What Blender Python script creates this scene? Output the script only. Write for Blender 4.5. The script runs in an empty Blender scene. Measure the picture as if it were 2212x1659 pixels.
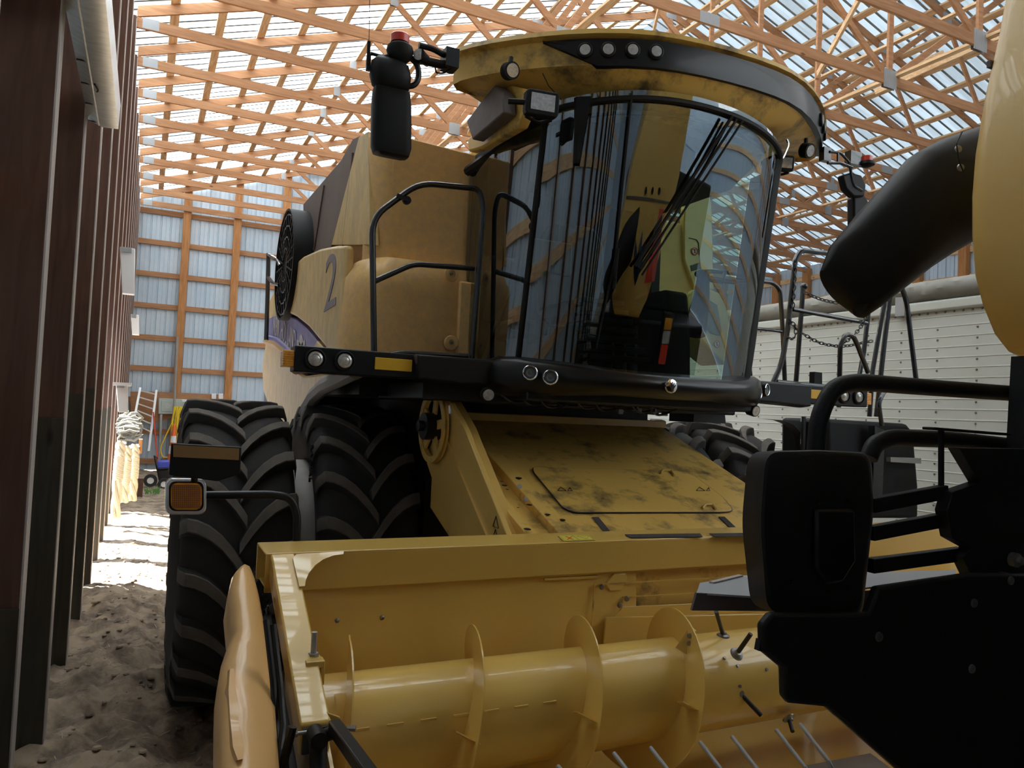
import bpy, bmesh, math, random
from mathutils import Vector, Matrix, noise
random.seed(7)
S = bpy.context.scene
COL = S.collection
PI = math.pi
# ---------------------------------------------------------------- camera
FPX, YAW, PITCH, ROLL, H = 1642.2, .44917, .03837, .04488, 1.85
cf = Vector((math.sin(YAW)*math.cos(PITCH), math.cos(YAW)*math.cos(PITCH), math.sin(PITCH)))
cr0 = Vector((math.cos(YAW), -math.sin(YAW), 0)); cu0 = cr0.cross(cf)
cr = math.cos(ROLL)*cr0 + math.sin(ROLL)*cu0
cu = -math.sin(ROLL)*cr0 + math.cos(ROLL)*cu0
CAM = Vector((0, 0, H))
def W(px, py, ax, v):
    """survey helper: the world point on the plane ax=v seen in that direction"""
    d = FPX*cf + (px-1106)*cr - (py-829.5)*cu
    i = 'XYZ'.index(ax)
    return CAM + d*((v-CAM[i])/d[i])
cd = bpy.data.cameras.new('camera'); co = bpy.data.objects.new('camera', cd); COL.objects.link(co)
M = Matrix((cr, cu, -cf)).transposed().to_4x4(); M.translation = CAM
co.matrix_world = M
cd.sensor_width = 36; cd.lens = FPX*36/2212; cd.clip_start = .05; cd.clip_end = 200
S.camera = co
# ---------------------------------------------------------------- materials
def newmat(name):
    m = bpy.data.materials.new(name); m.use_nodes = True
    nt = m.node_tree; nt.nodes.clear()
    o = nt.nodes.new('ShaderNodeOutputMaterial'); b = nt.nodes.new('ShaderNodeBsdfPrincipled')
    nt.links.new(b.outputs[0], o.inputs[0])
    return m, nt, b, o
def c3(c): return (*c, 1)
def mat(name, col, rough=.5, metal=0, col2=None, scale=8, amt=.5, bump=0, bscale=60, stretch=(1, 1, 1), coat=0, lo=.35, hi=.65, spec=.5):
    m, nt, b, o = newmat(name)
    b.inputs['Roughness'].default_value = rough; b.inputs['Metallic'].default_value = metal
    b.inputs['Base Color'].default_value = c3(col)
    b.inputs['Coat Weight'].default_value = coat
    b.inputs['Specular IOR Level'].default_value = spec
    tc = nt.nodes.new('ShaderNodeTexCoord'); mp = nt.nodes.new('ShaderNodeMapping')
    mp.inputs['Scale'].default_value = stretch
    nt.links.new(tc.outputs['Object'], mp.inputs[0])
    if col2:
        n = nt.nodes.new('ShaderNodeTexNoise'); n.inputs['Scale'].default_value = scale; n.inputs['Detail'].default_value = 8; n.inputs['Roughness'].default_value = .65
        r = nt.nodes.new('ShaderNodeMapRange'); r.inputs[1].default_value = lo; r.inputs[2].default_value = hi; r.inputs[4].default_value = amt
        mx = nt.nodes.new('ShaderNodeMix'); mx.data_type = 'RGBA'
        mx.inputs[6].default_value = c3(col); mx.inputs[7].default_value = c3(col2)
        nt.links.new(mp.outputs[0], n.inputs[0]); nt.links.new(n.outputs[0], r.inputs[0]); nt.links.new(r.outputs[0], mx.inputs[0]); nt.links.new(mx.outputs[2], b.inputs['Base Color'])
    if bump:
        n2 = nt.nodes.new('ShaderNodeTexNoise'); n2.inputs['Scale'].default_value = bscale; n2.inputs['Detail'].default_value = 5
        bp = nt.nodes.new('ShaderNodeBump'); bp.inputs['Strength'].default_value = bump; bp.inputs['Distance'].default_value = .01
        nt.links.new(mp.outputs[0], n2.inputs[0]); nt.links.new(n2.outputs[0], bp.inputs['Height']); nt.links.new(bp.outputs[0], b.inputs['Normal'])
    return m
def woodmat(name, c1, c2, stretch, knots=(.06, .02, .008), rough=.7):
    m, nt, b, o = newmat(name)
    b.inputs['Roughness'].default_value = rough; b.inputs['Specular IOR Level'].default_value = .25
    tc = nt.nodes.new('ShaderNodeTexCoord'); mp = nt.nodes.new('ShaderNodeMapping'); mp.inputs['Scale'].default_value = stretch
    geo = nt.nodes.new('ShaderNodeObjectInfo')
    add = nt.nodes.new('ShaderNodeVectorMath'); add.operation = 'ADD'
    nt.links.new(tc.outputs['Object'], add.inputs[0]); nt.links.new(geo.outputs['Random'], add.inputs[1])
    nt.links.new(add.outputs[0], mp.inputs[0])
    n = nt.nodes.new('ShaderNodeTexNoise'); n.inputs['Scale'].default_value = 3; n.inputs['Detail'].default_value = 8; n.inputs['Distortion'].default_value = .8
    r = nt.nodes.new('ShaderNodeMapRange'); r.inputs[1].default_value = .3; r.inputs[2].default_value = .7
    mx = nt.nodes.new('ShaderNodeMix'); mx.data_type = 'RGBA'; mx.inputs[6].default_value = c3(c1); mx.inputs[7].default_value = c3(c2)
    v = nt.nodes.new('ShaderNodeTexVoronoi'); v.inputs['Scale'].default_value = 2.4
    mp2 = nt.nodes.new('ShaderNodeMapping'); mp2.inputs['Scale'].default_value = [.6+.4*s/max(stretch) if s == min(stretch) else 1.6 for s in stretch]
    nt.links.new(add.outputs[0], mp2.inputs[0]); nt.links.new(mp2.outputs[0], v.inputs[0])
    kr = nt.nodes.new('ShaderNodeMapRange'); kr.inputs[1].default_value = .03; kr.inputs[2].default_value = .09; kr.inputs[3].default_value = .8; kr.inputs[4].default_value = 0
    mk = nt.nodes.new('ShaderNodeMix'); mk.data_type = 'RGBA'; mk.inputs[7].default_value = c3(knots)
    nt.links.new(mp.outputs[0], n.inputs[0]); nt.links.new(n.outputs[0], r.inputs[0]); nt.links.new(r.outputs[0], mx.inputs[0])
    nt.links.new(v.outputs['Distance'], kr.inputs[0]); nt.links.new(kr.outputs[0], mk.inputs[0]); nt.links.new(mx.outputs[2], mk.inputs[6]); nt.links.new(mk.outputs[2], b.inputs['Base Color'])
    return m
wood_y = woodmat('lit_lumber_along_y', (.86, .62, .38), (.58, .34, .17), (9, .8, 9))  # same lumber, paler: glow on the purlins is put into the colour
wood_x = woodmat('shaded_lumber_along_x', (.50, .27, .14), (.36, .17, .08), (.8, 9, 9))  # same lumber, browner: shade on the chord faces is put into the colour
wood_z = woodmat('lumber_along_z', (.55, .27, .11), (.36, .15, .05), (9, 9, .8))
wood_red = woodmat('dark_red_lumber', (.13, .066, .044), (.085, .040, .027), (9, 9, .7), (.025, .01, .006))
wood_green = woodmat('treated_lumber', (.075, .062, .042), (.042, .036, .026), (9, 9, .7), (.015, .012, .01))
wood_edge = mat('lit_ply_edge', (.55, .50, .46), .6, col2=(.25, .2, .17), scale=6, stretch=(30, 30, 1.2))  # strong light falling on the post edges is painted in as pale colour
ply = mat('plywood_board', (.45, .22, .10), .7, col2=(.22, .10, .05), scale=5, stretch=(1, 1, 5))
steel = mat('galvalume_sheet', (.50, .63, .75), .42, .25, col2=(.64, .74, .82), scale=1.2, amt=.8)
steel_roof = mat('roof_sheet', (.56, .63, .70), .45, .3, col2=(.72, .77, .80), scale=1.0, amt=.8)
# translucent roof sheeting on one slope
def transmat(name, tcol, dcol, lo, hi):
    m, nt, b, o = newmat(name)
    nt.nodes.remove(b)
    tr = nt.nodes.new('ShaderNodeBsdfTranslucent'); tr.inputs[0].default_value = (*tcol, 1)
    df = nt.nodes.new('ShaderNodeBsdfDiffuse'); df.inputs[0].default_value = (*dcol, 1)
    ms = nt.nodes.new('ShaderNodeMixShader')
    tcn = nt.nodes.new('ShaderNodeTexCoord'); mpn = nt.nodes.new('ShaderNodeMapping'); mpn.inputs['Scale'].default_value = (.25, 5, 1)
    nn = nt.nodes.new('ShaderNodeTexNoise'); nn.inputs['Scale'].default_value = 1.0; nn.inputs['Detail'].default_value = 4
    rr = nt.nodes.new('ShaderNodeMapRange'); rr.inputs[1].default_value = .42; rr.inputs[2].default_value = .60; rr.inputs[3].default_value = lo; rr.inputs[4].default_value = hi
    nt.links.new(tcn.outputs['Object'], mpn.inputs[0]); nt.links.new(mpn.outputs[0], nn.inputs[0]); nt.links.new(nn.outputs[0], rr.inputs[0])
    sx = nt.nodes.new('ShaderNodeSeparateXYZ'); nt.links.new(tcn.outputs['Object'], sx.inputs[0])
    m1 = nt.nodes.new('ShaderNodeMath'); m1.operation = 'MULTIPLY_ADD'; m1.inputs[1].default_value = 1/.2286; m1.inputs[2].default_value = 16/.2286+.02
    m2 = nt.nodes.new('ShaderNodeMath'); m2.operation = 'FRACT'
    m3 = nt.nodes.new('ShaderNodeMath'); m3.operation = 'LESS_THAN'; m3.inputs[1].default_value = .22
    m4 = nt.nodes.new('ShaderNodeMath'); m4.operation = 'MAXIMUM'
    nt.links.new(sx.outputs[1], m1.inputs[0]); nt.links.new(m1.outputs[0], m2.inputs[0]); nt.links.new(m2.outputs[0], m3.inputs[0]); nt.links.new(m3.outputs[0], m4.inputs[0]); nt.links.new(rr.outputs[0], m4.inputs[1]); nt.links.new(m4.outputs[0], ms.inputs[0])
    nt.links.new(tr.outputs[0], ms.inputs[1]); nt.links.new(df.outputs[0], ms.inputs[2]); nt.links.new(ms.outputs[0], o.inputs[0])
    return m
m_tr = transmat('translucent_roof_sheet', (.40, .45, .50), (.34, .39, .44), .2, .9)
m_tr2 = transmat('grey_translucent_sheet', (.075, .095, .115), (.40, .46, .52), .35, .6)
m_tr3 = transmat('added_fill_sheet', (.40, .44, .48), (.6, .66, .72), .2, .5)  # added light: lets extra daylight in through an unseen roof section
galv = mat('galvanised_metal', (.62, .66, .66), .35, .7, col2=(.35, .38, .38), scale=14, stretch=(1, 3, 1))
zinc = mat('zinc_plate', (.36, .37, .38), .5, .4)
dirt = mat('dirt_floor', (.38, .29, .20), .95, col2=(.15, .11, .08), scale=4.5, amt=1, bump=1, bscale=26, lo=.4, hi=.6)
Y1, Y2 = (.66, .40, .075), (.50, .30, .075)
yellow = mat('yellow_paint', (.70, .455, .12), .36, col2=(.60, .39, .10), scale=3, coat=.25)
yellow_hdr = mat('header_yellow_paint', (.74, .485, .115), .28, col2=(.68, .445, .105), scale=2, coat=.5)
yellow_dusty = mat('dusty_yellow_panel', (.92, .57, .19), .5, col2=(.74, .47, .22), scale=22, amt=.8, bump=.15, bscale=150)
yellow_grime = mat('grimy_yellow_paint', (.72, .46, .11), .42, col2=(.07, .055, .035), scale=4.5, amt=.9, lo=.5, hi=.66)
yellow_side = mat('weathered_side_panel', (.80, .57, .22), .42, col2=(.50, .36, .18), scale=6, amt=.7, stretch=(1, 2, 1))
yellow_old = mat('faded_yellow_plastic', (.78, .50, .13), .4, col2=(.70, .46, .15), scale=2, coat=.2)
orange_pl = mat('orange_yellow_plastic', (.78, .46, .17), .35, col2=(.70, .41, .15), scale=2, coat=.3)
black = mat('black_paint', (.007, .007, .008), .4, coat=.08, spec=.3)
black_m = mat('matt_black_plastic', (.009, .009, .010), .55, bump=.1, bscale=200, spec=.25)
gloss_black = mat('gloss_black_trim', (.010, .009, .009), .28, coat=.08, spec=.3)
rubber = mat('tyre_rubber', (.018, .017, .017), .8, col2=(.036, .032, .029), scale=5, amt=.6, bump=.25, bscale=80)
rubber_dust = mat('dusty_tread_rubber', (.15, .13, .11), .85, col2=(.09, .078, .066), scale=7, amt=.8, bump=.2, bscale=90)
rubber_dk = mat('spout_rubber', (.014, .014, .014), .5, col2=(.03, .027, .024), scale=3, spec=.15)
greymet = mat('grey_paint', (.34, .33, .31), .5, col2=(.25, .24, .22), scale=4)
rimgrey = mat('rim_paint', (.52, .50, .46), .5, col2=(.32, .28, .24), scale=5)
hood_grey = mat('grain_tank_extension', (.16, .115, .095), .6, col2=(.22, .17, .145), scale=5, stretch=(1, 1, .4))
grime_dark = mat('dirty_grey_plastic', (.12, .10, .095), .6, col2=(.2, .17, .15), scale=10)
chrome = mat('chrome', (.75, .76, .78), .12, 1)
boltm = mat('bolt_steel', (.28, .27, .26), .4, .8)
lensm = mat('lamp_lens', (.42, .41, .40), .15, .3, col2=(.75, .74, .7), scale=60, amt=.8)
amber = mat('amber_lens', (.95, .42, .03), .2, col2=(.5, .16, .01), scale=40, coat=.6)
amber_dk = mat('dark_amber_ridge', (.30, .09, .01), .3, coat=.5)
redlens = mat('red_lens', (.75, .05, .02), .3, coat=.5)
orange_ref = mat('amber_reflector', (.78, .46, .03), .35)
bronze_ref = mat('dull_amber_reflector', (.30, .17, .06), .4)
white_p = mat('white_paint', (.8, .8, .8), .4)
white_tr = mat('white_trailer_panel', (.60, .62, .57), .4, col2=(.54, .56, .51), scale=1.5)
tarpm = mat('grey_tarp', (.27, .265, .23), .6, col2=(.18, .175, .15), scale=5, bump=.6, bscale=12)
blue_stripe = mat('faded_blue_decal', (.16, .15, .42), .45, col2=(.30, .24, .42), scale=5, amt=.9)
blue_dk = mat('dark_blue_decal', (.02, .03, .09), .4)
decal_grey = mat('worn_blue_number', (.20, .19, .26), .5, col2=(.36, .28, .18), scale=20, amt=.5)
decal_white = mat('faded_white_decal', (.62, .55, .50), .5, col2=(.42, .34, .40), scale=10)
decal_yel = mat('warning_sticker_yellow', (.78, .66, .10), .4)
decal_blk = mat('sticker_black', (.02, .02, .02), .4)
grip = mat('black_grip_tape', (.045, .042, .04), .9, bump=.4, bscale=300)
redp = mat('red_paint', (.7, .06, .03), .4)
conem = mat('orange_cone_plastic', (.85, .16, .04), .5)
yel_cord = mat('yellow_cord', (.85, .62, .04), .5)
blue_p = mat('blue_mower_deck', (.05, .08, .5), .4)
ropem = mat('braided_cream_rope', (.62, .55, .40), .8, bump=.8, bscale=40)
aluladder = mat('aluminium', (.7, .7, .7), .4, .6)
panelm = mat('panel_grey_green', (.45, .52, .48), .5)
seatm = mat('seat_cloth', (.018, .02, .024), .8)
cabdark = mat('cab_interior', (.022, .026, .028), .7)
cabgrey = mat('cab_grey_trim', (.10, .12, .13), .5)
weeds = mat('green_weed', (.10, .25, .05), .8)
darkmetal = mat('dark_machine_steel', (.02, .02, .022), .45, .3)
ladder_m = mat('black_tube_paint', (.016, .016, .018), .25, coat=.5)
# tinted glass with strong coating reflection
def glassmat(name, tint, refl):
    m, nt, b, o = newmat(name); nt.nodes.remove(b)
    t = nt.nodes.new('ShaderNodeBsdfTransparent'); t.inputs[0].default_value = c3(tint)
    g = nt.nodes.new('ShaderNodeBsdfGlossy'); g.inputs['Roughness'].default_value = .012; g.inputs[0].default_value = (.92, .97, 1, 1)
    lw = nt.nodes.new('ShaderNodeLayerWeight'); lw.inputs[0].default_value = refl
    mx = nt.nodes.new('ShaderNodeMixShader')
    nt.links.new(lw.outputs['Fresnel'], mx.inputs[0]); nt.links.new(t.outputs[0], mx.inputs[1]); nt.links.new(g.outputs[0], mx.inputs[2]); nt.links.new(mx.outputs[0], o.inputs[0])
    return m
glass = glassmat('tinted_cab_glass', (.57, .70, .62), .61)
# ---------------------------------------------------------------- mesh builder
class MB:
    def __init__(s): s.v = []; s.f = []; s.m = []
    def add(s, vs, fs, mi=0):
        n = len(s.v); s.v += [Vector(v) for v in vs]; s.f += [[n+i for i in f] for f in fs]; s.m += [mi]*len(fs); return s
    def box(s, a, b, mi=0):
        x0, y0, z0 = a; x1, y1, z1 = b
        vs = [(x0, y0, z0), (x1, y0, z0), (x1, y1, z0), (x0, y1, z0), (x0, y0, z1), (x1, y0, z1), (x1, y1, z1), (x0, y1, z1)]
        return s.add(vs, [(0, 3, 2, 1), (4, 5, 6, 7), (0, 1, 5, 4), (1, 2, 6, 5), (2, 3, 7, 6), (3, 0, 4, 7)], mi)
    def obox(s, p0, p1, w, h, up=(0, 0, 1), mi=0):
        """bar from p0 to p1, width w sideways, height h along up"""
        p0, p1 = Vector(p0), Vector(p1); d = (p1-p0).normalized(); u = Vector(up); r = d.cross(u).normalized(); u = r.cross(d)
        vs = [p+r*(a*w/2)+u*(c*h/2) for p in (p0, p1) for a, c in ((-1, -1), (1, -1), (1, 1), (-1, 1))]
        return s.add(vs, [(0, 1, 2, 3), (7, 6, 5, 4), (0, 4, 5, 1), (1, 5, 6, 2), (2, 6, 7, 3), (3, 7, 4, 0)], mi)
    def prism(s, poly, ax, a, b, mi=0):
        """poly: points in the two other axes (order X,Y,Z without ax)"""
        i = 'XYZ'.index(ax)
        def P(q, t): l = list(q); l.insert(i, t); return l
        n = len(poly)
        vs = [P(q, a) for q in poly]+[P(q, b) for q in poly]
        return s.add(vs, [tuple(range(n))[::-1], tuple(range(n, 2*n))]+[(k, (k+1) % n, n+(k+1) % n, n+k) for k in range(n)], mi)
    def plate(s, pts, t, mi=0):
        """polygon of 3D points given thickness vector t"""
        n = len(pts); t = Vector(t)
        vs = [Vector(p) for p in pts]+[Vector(p)+t for p in pts]
        return s.add(vs, [tuple(range(n))[::-1], tuple(range(n, 2*n))]+[(k, (k+1) % n, n+(k+1) % n, n+k) for k in range(n)], mi)
    def loft(s, rings, closed=True, cap=True, mi=0):
        n = len(rings[0]); vs = [p for r in rings for p in r]; fs = []
        for i in range(len(rings)-1):
            for k in range(n if closed else n-1):
                j = (k+1) % n
                fs.append((i*n+k, i*n+j, (i+1)*n+j, (i+1)*n+k))
        if cap and closed:
            fs.append(tuple(range(n))[::-1]); fs.append(tuple((len(rings)-1)*n+k for k in range(n)))
        return s.add(vs, fs, mi)
    def tube(s, pts, r, seg=10, rnd=0, mi=0, closed=False):
        pts = [Vector(p) for p in pts]
        if rnd: pts = fillet(pts, rnd)
        rings = []; prev = None
        for i, p in enumerate(pts):
            if closed: d = pts[(i+1) % len(pts)]-pts[i-1]
            else: d = pts[min(i+1, len(pts)-1)]-pts[max(i-1, 0)]
            if d.length < 1e-9: d = Vector((0, 0, 1))
            d.normalize()
            if prev is None: u = d.orthogonal().normalized()
            else:
                u = prev-d*prev.dot(d)
                u = u.normalized() if u.length > 1e-6 else d.orthogonal().normalized()
            prev = u; w = d.cross(u)
            rr = r[i] if isinstance(r, (list, tuple)) else r
            rings.append([p+u*math.cos(a)*rr+w*math.sin(a)*rr for a in [2*PI*k/seg for k in range(seg)]])
        if closed: rings.append(rings[0]); return s.loft(rings, True, False, mi)
        return s.loft(rings, True, True, mi)
    def cyl(s, p0, p1, r0, r1=None, seg=20, mi=0):
        p0, p1 = Vector(p0), Vector(p1); d = (p1-p0).normalized(); u = d.orthogonal().normalized(); w = d.cross(u); r1 = r0 if r1 is None else r1
        return s.loft([[p+(u*math.cos(a)+w*math.sin(a))*r for a in [2*PI*k/seg for k in range(seg)]] for p, r in ((p0, r0), (p1, r1))], True, True, mi)
    def lathe(s, prof, o, ax, seg=32, mi=0, cap=False):
        """prof: (t along axis, radius)"""
        o = Vector(o); d = Vector(ax).normalized(); u = d.orthogonal().normalized(); w = d.cross(u)
        return s.loft([[o+d*t+(u*math.cos(a)+w*math.sin(a))*r for a in [2*PI*k/seg for k in range(seg)]] for t, r in prof], True, cap, mi)
    def sph(s, c, r, seg=12, sc=(1, 1, 1), mi=0):
        c = Vector(c); rings = []
        for i in range(1, seg):
            t = PI*i/seg
            rings.append([c+Vector((r*math.sin(t)*math.cos(a)*sc[0], r*math.sin(t)*math.sin(a)*sc[1], r*math.cos(t)*sc[2])) for a in [2*PI*k/(seg*2) for k in range(seg*2)]])
        return s.loft(rings, True, True, mi)
    def build(s, name, m, parent=None, bevel=0, smooth=True, angle=35, label=None, weld=False):
        me = bpy.data.meshes.new(name)
        off = parent_origin(parent)
        me.from_pydata([tuple(v-off) for v in s.v], [], s.f)
        ml = m if isinstance(m, (list, tuple)) else [m]
        for q in ml: me.materials.append(q)
        for p, i in zip(me.polygons, s.m): p.material_index = i
        bm = bmesh.new(); bm.from_mesh(me)
        if weld: bmesh.ops.remove_doubles(bm, verts=bm.verts, dist=1e-5)
        bmesh.ops.recalc_face_normals(bm, faces=bm.faces); bm.to_mesh(me); bm.free()
        if smooth:
            me.shade_smooth(); me.set_sharp_from_angle(angle=math.radians(angle))
        ob = bpy.data.objects.new(name, me); COL.objects.link(ob)
        if parent: ob.parent = parent
        if bevel:
            bv = ob.modifiers.new('edge', 'BEVEL'); bv.width = bevel; bv.segments = 2; bv.limit_method = 'ANGLE'; bv.angle_limit = math.radians(35); bv.harden_normals = False
        if label: ob['label'] = label
        return ob
def parent_origin(p):
    o = Vector((0, 0, 0))
    while p is not None:
        o += p.location; p = p.parent
    return o
def fillet(pts, r, n=5):
    out = [pts[0]]
    for i in range(1, len(pts)-1):
        a, b, c = pts[i-1], pts[i], pts[i+1]
        d1, d2 = (a-b), (c-b); rr = min(r, d1.length*.45, d2.length*.45)
        p, q = b+d1.normalized()*rr, b+d2.normalized()*rr
        for k in range(n+1):
            t = k/n; out.append(p*(1-t)**2+b*2*t*(1-t)+q*t*t)
    out.append(pts[-1]); return out
def thing(name, label, cat, loc=(0, 0, 0), group=None):
    o = bpy.data.objects.new(name, None); o.empty_display_size = .1; COL.objects.link(o); o.location = loc
    o['label'] = label; o['category'] = cat
    if group: o['group'] = group
    return o
def tag(o, label, cat, group=None, kind=None):
    o['label'] = label; o['category'] = cat
    if group: o['group'] = group
    if kind: o['kind'] = kind
    return o
def struct(o, label=None):
    o['kind'] = 'structure'
    if label: o['label'] = label
    return o
def dup(root, delta, label=None, group=None):
    r = root.copy(); COL.objects.link(r); r.location = root.location+Vector(delta)
    if label: r['label'] = label
    if group: r['group'] = group
    def rec(src, dst):
        for ch in [x for x in src.children]:
            c = ch.copy(); COL.objects.link(c); c.parent = dst; rec(ch, c)
    rec(root, r)
    return r
def text(name, body, loc, right, up, size, m, parent, thick=.001, sx=1):
    cu_ = bpy.data.curves.new(name, 'FONT'); cu_.body = body; cu_.size = size; cu_.extrude = thick; cu_.align_x = 'CENTER'; cu_.align_y = 'CENTER'; cu_.materials.append(m)
    tmp = bpy.data.objects.new(name, cu_); COL.objects.link(tmp)
    dg = bpy.context.evaluated_depsgraph_get(); me = bpy.data.meshes.new_from_object(tmp.evaluated_get(dg)); bpy.data.objects.remove(tmp)
    me.name = name
    r = Vector(right).normalized(); u = Vector(up).normalized(); n = r.cross(u)
    off = parent_origin(parent); L = Vector(loc)
    for v in me.vertices:
        c = v.co.copy(); v.co = L+r*c.x*sx+u*c.y+n*c.z-off
    if not me.materials: me.materials.append(m)
    ob = bpy.data.objects.new(name, me); COL.objects.link(ob); ob.parent = parent
    return ob
ORD = 'first second third fourth fifth sixth seventh eighth ninth tenth eleventh twelfth thirteenth fourteenth fifteenth sixteenth seventeenth eighteenth nineteenth twentieth'.split()
def ordn(k): return ORD[k] if k < 20 else 'twenty-'+ORD[k-20]
#%%SHED
XL, XR, YB, YF = -.57, 18.55, 21.45, -16
ZC = 6.66            # underside of the bottom chords
SL = .333
XM = 9.1
def roofz(x, base=6.82): return base+SL*(x+.37) if x <= XM else base+SL*(2*XM-x+.37)
def corr(t):   # rib profile of the sheeting: 9 inch major ribs with two low swages
    u = (t/.2286) % 1
    return u
RIB = [(0, 0), (.012, .019), (.034, .019), (.046, 0), (.132, 0), (.136, .004), (.146, .004), (.150, 0)]
def rib_line(a, b):
    out = []; t = a
    while t < b:
        for u, h in RIB:
            if t+u < b: out.append((t+u, h*1.5))
        t += .2286
    out.append((b, 0)); return out
def sheet(name, m, axis_pts, bottom, top, along, fixed, sgn, zfun=None, holes=None):
    """vertical wall sheet; ribs vertical"""
    mb = MB(); n = len(axis_pts)
    vs = []
    for t, h in axis_pts:
        q = fixed+sgn*h
        for z in (bottom, top if zfun is None else zfun(t)):
            vs.append((q, t, z) if along == 'Y' else (t, q, z))
    fs = [(2*i, 2*i+2, 2*i+3, 2*i+1) for i in range(n-1)]
    mb.add(vs, fs); return mb
# floor -----------------------------------------------------------
xs = []; x = -.75
while x < 18.9:
    xs.append(x); x += .035 if x < 1.2 else (.12 if x < 4 else .8)
ys = []; y = YF
while y < 21.9:
    ys.append(y); y += .9 if y < 2 else (.035 if y < 10 else (.08 if y < 14 else .3))
def gz(x, y):
    if y < 1.5 or x > 4.5: return 0
    v = Vector((x*1.1, y*.8, 0))
    h = .085*noise.fractal(v*1.7, .7, 2.1, 5)+.038*noise.noise(v*5)+.034*noise.fractal(v*9, .8, 2, 4)-.03*abs(noise.noise(Vector((x*5, y*1.3, 3))))
    if x < 1.2: h += .05*math.exp(-((x+.1)/.22)**2)-.045*math.exp(-((x-.35)/.22)**2)
    return h*max(0, min(1, (y-1.5)))*(1 if y < 7.5 else max(.35, 1-(y-7.5)*.5))
fl = MB(); nx, ny = len(xs), len(ys)
fl.add([(x, y, gz(x, y)) for y in ys for x in xs], [(j*nx+i, j*nx+i+1, (j+1)*nx+i+1, (j+1)*nx+i) for j in range(ny-1) for i in range(nx-1)])
struct(fl.build('floor', dirt, angle=60))
# walls -----------------------------------------------------------
OP0, OP1, OPZ = 8.4, 13.8, 2.6        # open doorway in the side wall
wl = MB()
for a, b, z0 in ((YF, OP0, 0), (OP0, OP1, OPZ), (OP1, YB, 0)):
    q = sheet('w', steel, rib_line(a, b), z0, 6.9, 'Y', XL, -1); n = len(wl.v); wl.v += q.v; wl.f += [[n+i for i in f] for f in q.f]; wl.m += q.m
struct(wl.build('wall_left', steel, smooth=False))
struct(sheet('w', steel, rib_line(YF, YB), 0, 6.9, 'Y', XR, 1).build('wall_right', steel, smooth=False))
struct(sheet('w', steel, rib_line(XL, XR), 0, 7, 'X', YB, 1, zfun=lambda t: roofz(t, 7.0)).build('wall_back', steel, smooth=False))
wf = MB()
for a, b, z0 in ((XL, 3.0, 0), (3.0, 16, 5.2), (16, XR, 0)):
    q = sheet('w', steel, rib_line(a, b), z0, 7, 'X', YF, -1, zfun=lambda t: roofz(t, 7.0)); n = len(wf.v); wf.v += q.v; wf.f += [[n+i for i in f] for f in q.f]; wf.m += q.m
struct(wf.build('wall_front', steel, smooth=False))
dl = MB(); q = sheet('w', steel, rib_line(3.0, 16), 0, 5.25, 'X', YF-.1, -1)
struct(q.build('door_1', steel, smooth=False))
# roof: ribs run down the slope
def roofsheet(x0, x1, ya=YF, yb=YB+.2):
    mb = MB(); L = rib_line(ya, yb)
    vs = []
    for t, h in L:
        for x in (x0, x1): vs.append((x, t, roofz(x, 7.005)+h))
    mb.add(vs, [(2*i, 2*i+2, 2*i+3, 2*i+1) for i in range(len(L)-1)]); return mb
YT = YF+.2286*83
struct(roofsheet(XL-.2, XM, YT).build('ceiling_left', m_tr, smooth=False))
struct(roofsheet(XL-.2, XM, YF, YT).build('ceiling_front', steel_roof, smooth=False))
struct(roofsheet(XM, XR+.2, YT).build('ceiling_right', m_tr2, smooth=False))
struct(roofsheet(XM, XR+.2, YF, YT).build('ceiling_added_fill', m_tr3, smooth=False))  # unseen roof section, translucence added to brighten the wall mirrored in the cab
# posts of the side wall --------------------------------------------
TY = [7.2+1.27*k for k in range(-12, 12)]   # truss / post lines
treat = {3.39: 1.05, 4.66: 1.72, 5.93: 1.85, 7.2: 1.9}
idx = 0
for k, yy in enumerate(TY):
    t = thing('wall_post', '', 'post', (-.47, yy, 0), 'side wall posts')
    zt = next((v for q, v in treat.items() if abs(q-yy) < .05), 1.7 if yy < 12 else .6)
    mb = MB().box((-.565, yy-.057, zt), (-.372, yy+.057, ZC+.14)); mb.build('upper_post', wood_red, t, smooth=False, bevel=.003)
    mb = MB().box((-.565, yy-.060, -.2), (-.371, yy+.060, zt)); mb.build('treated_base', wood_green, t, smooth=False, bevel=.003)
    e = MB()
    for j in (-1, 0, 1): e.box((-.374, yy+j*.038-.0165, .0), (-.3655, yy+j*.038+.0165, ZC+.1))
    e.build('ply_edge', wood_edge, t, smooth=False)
    n = 23-k
    t['label'] = 'dark red laminated wall post beside the dirt strip, %s from the gable end wall' % ordn(n)
for k, yy in enumerate(TY):
    if yy < 1: continue
    t = thing('wall_post', 'orange lumber post on the wall behind the white trailer, %s from the gable end' % ordn(23-k), 'post', (18.4, yy, 0), 'far side wall posts')
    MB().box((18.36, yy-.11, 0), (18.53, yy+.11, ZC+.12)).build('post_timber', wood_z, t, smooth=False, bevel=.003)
for k in range(15):
    xx = -.50+1.235*k
    t = thing('wall_post', 'orange lumber post on the gable end wall, %s from its ladder corner' % ordn(k), 'post', (xx, 21.3, 0), 'gable wall posts')
    MB().box((xx-.09, 21.22, 0), (xx+.09, 21.40, roofz(xx, 6.9))).build('post_timber', wood_z, t, smooth=False, bevel=.003)
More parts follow.
